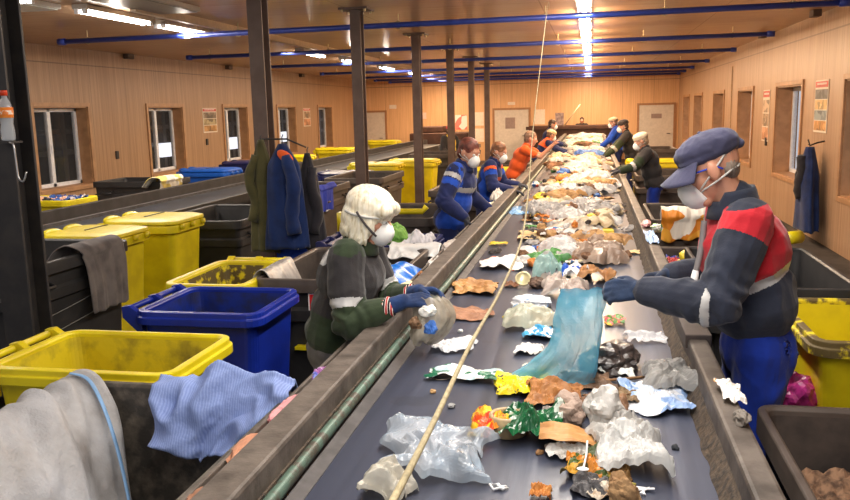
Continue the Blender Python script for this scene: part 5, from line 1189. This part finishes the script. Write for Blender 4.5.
# scraps lying on the shelf left of the belt
SH = [('ball', -1.035, 2.6, .1, .36, .06, 'pink crumpled fabric strip on the shelf beside the soiled container', mat('pink fabric', (214, 148, 150), .8, col2=(196, 122, 126), bump=.3)),
      ('ball', -1.035, 2.24, .1, .42, .06, 'tan orange rag strip on the shelf, nearer than the pink fabric', mat('tan rag', (184, 128, 98), .8, col2=(150, 102, 78), bump=.3)),
      ('ball', -1.035, 1.92, .08, .2, .05, 'brown rag end on the shelf near the bottom edge', mat('brown rag', (150, 104, 78), .8, bump=.3)),
      ('sheet', -1.04, 3.02, .1, .12, .05, 'small purple and blue scrap on the shelf by the woman', printed('purple scrap', [(150, 90, 150), (90, 100, 180), (200, 180, 200)], 20)),
      ('ball', -1.04, 4.55, .09, .16, .09, 'cream yellow scrap on the shelf right of the woman', mat('cream scrap', (232, 222, 180), .6)),
      ('ball', -1.04, 5.0, .08, .1, .05, 'small orange brown scrap on the shelf right of the woman', mat('orange scrap', (160, 104, 60), .7)),
      ('sheet', -1.04, 5.55, .13, .4, .05, 'white paper scrap on the shelf before the grey glove', mat('white paper scrap', (216, 210, 206), .7)),
      ('ball', -1.04, 6.15, .14, .4, .07, 'pale grey bundle on the shelf left of the grey glove', mat('grey bundle', (190, 180, 174), .7, col2=(150, 140, 134))),
      ('ball', -1.04, 8.6, .15, .4, .1, 'green and cream waste on the shelf beyond the man in blue', printed('green cream waste', [(170, 190, 140), (226, 216, 196), (120, 100, 84)], 9)),
      ('bag', -1.04, 9.3, .15, .5, .14, 'clear bag on the shelf between the two workers in blue', film('shelf clear', (226, 220, 214), .75, .3)),
      ('ball', -1.04, 11.2, .15, .6, .12, 'cream waste heap on the shelf beyond the second worker in blue', mat('cream waste', (206, 186, 160), .7, col2=(150, 130, 110)))]
for i, (sh, x, y, w, d, h, lab, m) in enumerate(SH):
    k = max(1, d / w / 1.25); o = waste(sh, 0, 0, w, w * 1.2, h, lab, m, 50 + i); o.location = (x, y, 1.046); o.scale = (1, d / (w * 1.2), 1)
# right rail side
RS = [('sheet', .465, 2.74, .07, .16, .05, 'white and orange paper on the right rail behind the corner container', printed('white orange paper', [(236, 232, 226), (240, 236, 230), (206, 150, 90)], 12), 1.142),
      ('ball', .46, 2.5, .05, .1, .05, 'small grey scrap on the right rail beside the corner container', mat('grey scrap', (120, 112, 104), .7), 1.142),
      ('sheet', .445, 6.1, .09, .5, .04, 'pale blue folded plastic hung over the right rail', mat('pale blue folded', (150, 184, 224), .4), 1.142),
      ('ball', .445, 6.75, .08, .3, .06, 'red and pink wrapper on the right rail beside the pale blue plastic', printed('red pink wrapper', [(226, 60, 90), (240, 180, 180), (210, 40, 60)], 12), 1.142),
      ('ball', .53, 6.85, .1, .2, .09, 'small green and white wrapper beside the right rail', printed('green white wrapper', [(120, 190, 90), (236, 240, 230), (90, 160, 70)], 12), 1.08)]
for i, (sh, x, y, w, d, h, lab, m, z_) in enumerate(RS):
    o = waste(sh, 0, 0, w, w * 1.2, h, lab, m, 70 + i); o.location = (x, y, z_); o.scale = (1, d / (w * 1.2), 1)
drape('plastic_bag', 'orange and white striped bag hanging in the bin behind the respirator', 'plastic bag', [(.9, 8.3, .9), (.9, 8.26, 1.05), (.9, 8.2, 1.12), (.9, 8.12, 1.06), (.9, 8.08, .82)], (.44, 0, 0), printed('orange striped', [(236, 170, 60), (240, 232, 220), (226, 140, 40), (240, 236, 228)], 5, .5), .03, 4, 30)
waste('ball', 1.02, 6.7, .34, .3, .3, 'blue crumpled plastic in the low dark bin by the man in the cap', mat('periwinkle', (110, 116, 200), .4, col2=(80, 84, 170)), 81, .78)
waste('ball', .8, 6.6, .3, .24, .22, 'yellow crumpled plastic at the front of the low dark bin', mat('yellow plastic', (240, 214, 60), .4), 82, .78)
# packaging heap on the floor right of the man
HP = [('pink wrapped packet on the floor heap by the right yellow bin', (206, 60, 150), 1.0, 3.95, .66), ('second magenta packet lower in the floor heap', (190, 46, 130), .98, 3.85, .5), ('green foil packet in the floor heap by the right yellow bin', (40, 120, 60), 1.0, 3.78, .34),
      ('white carton in the floor heap by the right yellow bin', (214, 208, 200), .93, 3.8, .42), ('yellow packet at the bottom of the floor heap', (206, 180, 50), .9, 3.84, .18), ('red orange packet low in the floor heap', (190, 70, 46), .95, 3.82, .24),
      ('clear sack of wrappers at the bottom of the floor heap', (150, 140, 130), .95, 3.9, .02)]
for i, (lab, c_, x, y, z_) in enumerate(HP):
    waste('ball', x - .03, y + .06, .26 if i < 6 else .32, .24, .2, lab, mat('heap %d' % i, c_, .35, col2=tuple(int(v * .75) for v in c_), scale=20), 90 + i, z_, 'packet')
waste('sheet', .92, 4.0, .1, .1, .2, 'orange and blue packet standing on top of the floor heap', printed('orange blue pack', [(230, 130, 50), (240, 236, 228), (60, 120, 190)], 14), 99, .86)

# bags held over the belt
def held_bag(label, rings, m, name='plastic_bag', seed=1, amp=.02):
    b = MB(); N = 56; out = []; hc = crease_set(seed + 20, 8, .5, 1.6); hc2 = crease_set(seed + 30, 8, 1, 3.4)
    pr = smooth_path([(a, c_, e) for a, c_, e, *_ in rings], 50); ww = smooth_path([(r_[3], r_[4], 0) for r_ in rings], 50)
    for i, (p, w_) in enumerate(zip(pr, ww)):
        ring_ = []
        for j in range(N):
            a = 2 * PI * j / N; q = V((math.cos(a), math.sin(a), p.z * 4 + seed)); f_ = 1 + (.42 * crease(hc, q) + .2 * crease(hc2, q)) * min(1, i / 8 + .3)
            ring_.append(p + V((w_.x * math.cos(a) * f_, w_.y * math.sin(a) * f_, amp * noise.noise(q * 2))))
        out.append(ring_)
    b.loft(out, 0, False, True); return tag(b.build(name, m, None, False), label, 'plastic bag')
held_bag('turquoise plastic bag held over the belt by the man in the cap', [(-.03, 3.22, 1.385, .09, .015), (-.03, 3.22, 1.36, .095, .02), (-.035, 3.21, 1.27, .1, .045), (-.05, 3.21, 1.16, .1, .065), (-.09, 3.24, 1.08, .125, .1), (-.13, 3.26, 1.03, .16, .12), (-.14, 3.26, 1.004, .17, .13)], film('turquoise film', (120, 190, 214), .66, .2, (72, 150, 182)))
held_bag('clear bag of mixed waste held by the white haired woman', [(-.71, 3.53, 1.27, .06, .03), (-.70, 3.53, 1.24, .085, .04), (-.69, 3.53, 1.18, .095, .055), (-.71, 3.52, 1.11, .09, .06), (-.73, 3.51, 1.07, .06, .045), (-.735, 3.51, 1.06, .02, .02)], film('dirty clear film', (200, 190, 172), .72, .2, (120, 106, 88)), seed=4)
for i, (x, z_, c_, lab) in enumerate([(-.70, 1.2, (230, 228, 222), 'white scrap inside the held clear bag'), (-.76, 1.14, (120, 90, 64), 'brown scrap inside the held clear bag'), (-.69, 1.12, (60, 110, 190), 'small blue scrap inside the held clear bag')]):
    waste('ball', x, 3.46, .07, .06, .06, lab, mat('inside scrap %d' % i, c_, .6), 110 + i, z_)

# coats on the column and on the right wall
def coat(name, label, hook, w0, w1, L, dep, m, seed, m2=None, sleeves=(), yaw=0, collar_m=None):
    p = thing(name, label, 'jacket', hook, yaw)
    b = MB(); N = 44; rings = []
    for i in range(31):
        v = i / 30; wd = w0 * .25 + (w0 * .75) * min(1, v * 4.5) if v < .22 else w0 + (w1 - w0) * (v - .22) / .78
        dd = dep * (.45 + .55 * min(1, v * 3)); zz = -L * v + .02 * math.sin(v * 9 + seed)
        ring_ = []
        for j in range(N):
            a = 2 * PI * j / N; f_ = 1 + (.1 + .16 * v) * (ridge(V((math.cos(a) * 1.7, math.sin(a) * 1.7, seed + v * .8))) - .4)
            ring_.append(V((wd / 2 * math.cos(a) * f_, dep * .0 + dd / 2 * math.sin(a) * f_, zz + (.05 * noise.noise(V((math.cos(a) * 1.5, math.sin(a) * 1.5, seed))) if i == 30 else 0))))
        rings.append(ring_)
    b.loft(rings); b.build('coat_body', m, p, True)
    for (x, y, l, r_, ms) in sleeves:
        s = MB(); pts = [V((x * (.7 + .3 * min(1, t_ * 3 / 10)), y, -.12 - l * t_ / 10 + 0)) + V((.02 * math.sin(t_ * .8 + seed), .015 * math.cos(t_ * .9), 0)) for t_ in range(11)]
        s.tube(pts, [r_ * (.75 + .3 * min(1, t_ / 3)) * (1 + .1 * math.sin(t_ * 2.3 + seed)) for t_ in range(11)], 14); s.build('sleeve', ms, p, True)
    if collar_m:
        c_ = MB(); c_.tube([V((w0 * .3 * math.cos(a), -dep * .2 + dep * .3 * math.sin(a), -.02 - .05 * math.cos(a * 2))) for a in [i * PI / 8 for i in range(-1, 10)]], .035, 8); c_.build('collar', collar_m, p, True)
    b = MB(); b.tube([(0, 0, -.02), (0, 0, .04), (0, .03, .06)], .005, 6); b.build('hanging_loop', m_dark, p)
    return p
m_olive = fabric('olive coat cloth', (84, 80, 48), (60, 58, 36)); m_bj = fabric('blue jacket cloth', (24, 46, 96), (16, 30, 66)); m_dk = fabric('black coat cloth', (46, 44, 50), (30, 30, 34))
coat('jacket', 'olive green coat hanging at the left of the column', (-2.93, 7.0, 1.86), .2, .26, .98, .16, m_olive, 2, sleeves=[(-.08, -.06, .6, .045, m_olive)])
bj = coat('jacket', 'dark blue jacket with orange shoulder hanging on the column', (-2.7, 6.94, 1.86), .28, .4, .98, .22, m_bj, 5, sleeves=[(.11, -.1, .7, .06, m_bj)])
b = MB(); b.ell((.05, -.075, -.13), (.085, .045, .045), Matrix.Rotation(R(35), 3, 'Y')); b.build('orange_yoke', m_orange, bj, True)
coat('jacket', 'black jacket hanging behind the dark blue one at the right', (-2.52, 7.08, 1.74), .18, .28, .84, .16, m_dk, 9, sleeves=[(.07, -.05, .6, .05, m_dk)])
b = MB(); b.tube([(-2.98, 7.14, 1.88), (-2.95, 7.05, 1.88), (-2.68, 7.0, 1.88), (-2.52, 7.06, 1.8)], .008, 8)
tag(b.build('coat_rail', m_dark, None, True), 'thin bent steel hook bar on the column holding the jackets', 'coat rail')
rc = coat('overalls', 'blue and black work clothes hanging on the right wall hook', (3.2, 13.1, 1.42), .5, .9, 1.2, .26, m_bj, 14, sleeves=[(.2, .05, .5, .08, m_dk), (-.05, .1, .62, .09, m_dk)], yaw=PI / 2)
rc['category'] = 'work clothes'
b = MB(); b.tube([(3.4, 13.1, 1.52), (3.3, 13.1, 1.5), (3.2, 13.1, 1.46), (3.17, 13.1, 1.55)], .012, 8); tag(b.build('wall_hook', m_dark, None, True), 'dark metal hook on the right wall carrying the work clothes', 'hook')
drape('cloth', 'blue cloth and white rag over the container behind the black jacket', 'cloth', [(-3.55, 10.4, .9), (-3.5, 10.38, 1.08), (-3.46, 10.35, 1.16), (-3.42, 10.33, 1.08), (-3.41, 10.3, .8)], (0, .7, 0), printed('blue white cloth', [(50, 70, 190), (44, 64, 180), (226, 226, 232)], 2.2, .8), .03, 3, 40)
drape('cloth', 'blue cloth hanging low beneath the dark blue jacket', 'cloth', [(-2.72, 7.2, .98), (-2.7, 7.05, .9), (-2.69, 7.02, .7), (-2.68, 7.0, .55)], (.3, 0, 0), fabric('mid blue cloth', (30, 66, 170)), .02, 3, 41)
# things beyond the second conveyor
fill(-7.36, -6.6, 9.3, 9.8, 1.0, 'rags of many colours filling the soiled yellow bin under the first window', printed('rag fill', [(40, 60, 120), (30, 34, 44), (200, 190, 190), (220, 170, 140), (50, 90, 160)], 7, .8), .1, 11)
drape('cloth', 'yellow white striped cloth over the container below the second window', 'cloth', [(-6.8, 11.9, 1.0), (-6.72, 11.9, 1.13), (-6.6, 11.9, 1.17), (-6.52, 11.9, 1.12), (-6.5, 11.9, .95)], (0, .7, 0), printed('yellow white cloth', [(226, 206, 120), (236, 232, 220), (206, 200, 190)], 6, .8), .03, 3, 43)
waste('bag', -5.1, 8.65, .24, .2, .14, 'white bottle shaped bag lying on the second conveyor', mat('white bag solid', (232, 236, 228), .5), 120, .835)
waste('ball', -5.6, 7.9, .12, .1, .1, 'small grey scrap on the second conveyor', mat('grey scrap b', (140, 132, 130), .6), 121, .835)
# bottle on the near column
bt = thing('drink_bottle', 'clear soft drink bottle with orange cap and label on the near column', 'bottle', (-2.825, 3.585, 2.002))
t_ = NT('clear bottle plastic'); t_.set(Base_Color=(.75, .8, .85, 1), Roughness=.08, Alpha=.35, Specular_IOR_Level=.8)
b = MB(); b.lathe([(.0, .0), (.028, .0), (.033, .008), (.033, .05), (.029, .08), (.033, .11), (.033, .155), (.024, .19), (.0135, .21), (.0135, .222), (.0, .222)], 20); b.build('bottle_body', t_.m, bt, True)
b = MB(); b.lathe([(.0335, .112), (.0345, .113), (.0345, .162), (.032, .163)], 20); lb = b.build('bottle_label', mat('orange label', (238, 120, 30), .4, col2=(240, 150, 60), scale=30), bt, True)
b = MB(); b.lathe([(.035, .128), (.0353, .13), (.0353, .146), (.035, .148)], 20); b.build('label_band', mat('label white', (244, 226, 206), .4, col2=(238, 130, 40), scale=60, spread=(.48, .5)), lb, True)
b = MB(); b.lathe([(.0, .245), (.0155, .245), (.0165, .24), (.0165, .22), (.0, .22)], 18); b.build('bottle_cap', mat('orange red cap', (224, 70, 36), .4), bt, True)
hk = thing('wire_bracket', 'bent wire hook and small plate on the near column under the bottle', 'hook', (-2.825, 3.6, 1.99))
b = MB(); b.box(-.09, .04, -.05, .035, 0, .01); b.build('plate', m_dark, hk)
b = MB(); b.tube(smooth_path([(.03, -.05, .005), (.055, -.055, -.01), (.06, -.055, -.1), (.065, -.055, -.17), (.09, -.055, -.185), (.11, -.055, -.14)], 24), .0045, 7); b.build('hook_wire', mat('bright wire', (190, 190, 190), .3, .8), hk, True)
# pull cord sagging along the belt
t_ = NT('pale rope'); t_.set(Base_Color=t_.ramp(t_.noise(40, 3), [(.3, srgb((132, 120, 92))), (.7, srgb((168, 156, 122)))]), Roughness=.85)
b = MB(); b.tube(smooth_path([(-.56, 11.4, 3.41), (-.517, 10.2, 3.33), (-.482, 8.2, 2.56), (-.45, 6.6, 1.94), (-.385, 5.2, 1.58), (-.34, 4.1, 1.44), (-.335, 3.1, 1.41), (-.327, 2.2, 1.446), (-.305, 1.55, 1.48), (-.284, 1.0, 1.53), (-.25, .2, 1.63), (-.2, -1.5, 1.9)], 120), [.0032 + .0034 * min(1, i / 90) for i in range(121)], 8)
cord = tag(b.build('pull_cord', t_.m, None, True), 'long pale pull cord sagging over the belt from the ceiling towards the camera', 'rope')
# reflective cutter hung in front of the man's chest
kn = thing('hanging_tool', 'grey tool with pale tip on a strap in front of the cap man', 'tool', (.46, 3.3, 1.45))
b = MB(); b.tube(smooth_path([(-.02, .02, .2), (-.03, .0, .1), (-.05, -.02, .0)], 10), .012, 8); b.build('strap', mat('grey strap tool', (130, 124, 124), .6), kn, True)
b = MB(); b.tube([(-.05, -.02, .01), (-.058, -.025, -.04), (-.07, -.03, -.1)], [.012, .017, .01], 10); b.build('tip', mat('pale tip', (226, 226, 226), .4), kn, True)
# ------------------------------------------------------------------ light: the tube rows, window daylight, world fill through the open near end, added back lamps
w = bpy.data.worlds.new('world'); sc.world = w; w.use_nodes = True
w.node_tree.nodes['Background'].inputs[0].default_value = (.86, .90, 1.0, 1); w.node_tree.nodes['Background'].inputs[1].default_value = .8
def lamp(x, y, e, col, sy):
    l = bpy.data.lights.new('tube_and_fill_light', 'AREA'); l.shape = 'RECTANGLE'; l.size = .22; l.size_y = sy; l.energy = e; l.color = col
    o = bpy.data.objects.new('tube_and_fill_light', l); C.objects.link(o); o.location = (x, y, ZC - .14)
def glow(x, y, e, col):      # the part of the tubes' light that washes over the ceiling; also the added back fill
    l = bpy.data.lights.new('tube_and_fill_glow', 'POINT'); l.shadow_soft_size = .06; l.energy = e; l.color = col
    o = bpy.data.objects.new('tube_and_fill_glow', l); C.objects.link(o); o.location = (x, y, ZC - .2)
neutral, warm = (1, .95, .88), (1, .72, .46)
for y, sy, e, c_ in ((2.5, 7, 200, neutral), (9.5, 5, 130, (1, .88, .72)), (16, 8, 270, warm), (25, 9, 250, warm)): lamp(-.1, y, e, c_, sy)
for y, sy, e, c_ in ((4, 6, 110, neutral), (11, 6, 140, (1, .9, .78)), (21, 12, 380, (1, .8, .58))): lamp(-5.85, y, e, c_, sy)
for k in range(-5, 11): glow(-.1, 10.3 + 1.62 * k, 20 if k < 1 else 40 + 5 * max(0, k - 4), neutral if k < 0 else (1, .64, .36))
for y in (2.4, 4.8, 7.2, 9.6, 11.4, 17.0, 20.0, 23.6, 27.4): glow(-5.85, y, 20, (1, .9, .76))
for x in (-.1, -5.85):  # warm fill lamps added to brighten the back wall; no fittings hang here
    lamp(x, 31.2, 260, (1, .7, .42), 3); glow(x, 30.6, 90, (1, .66, .38))
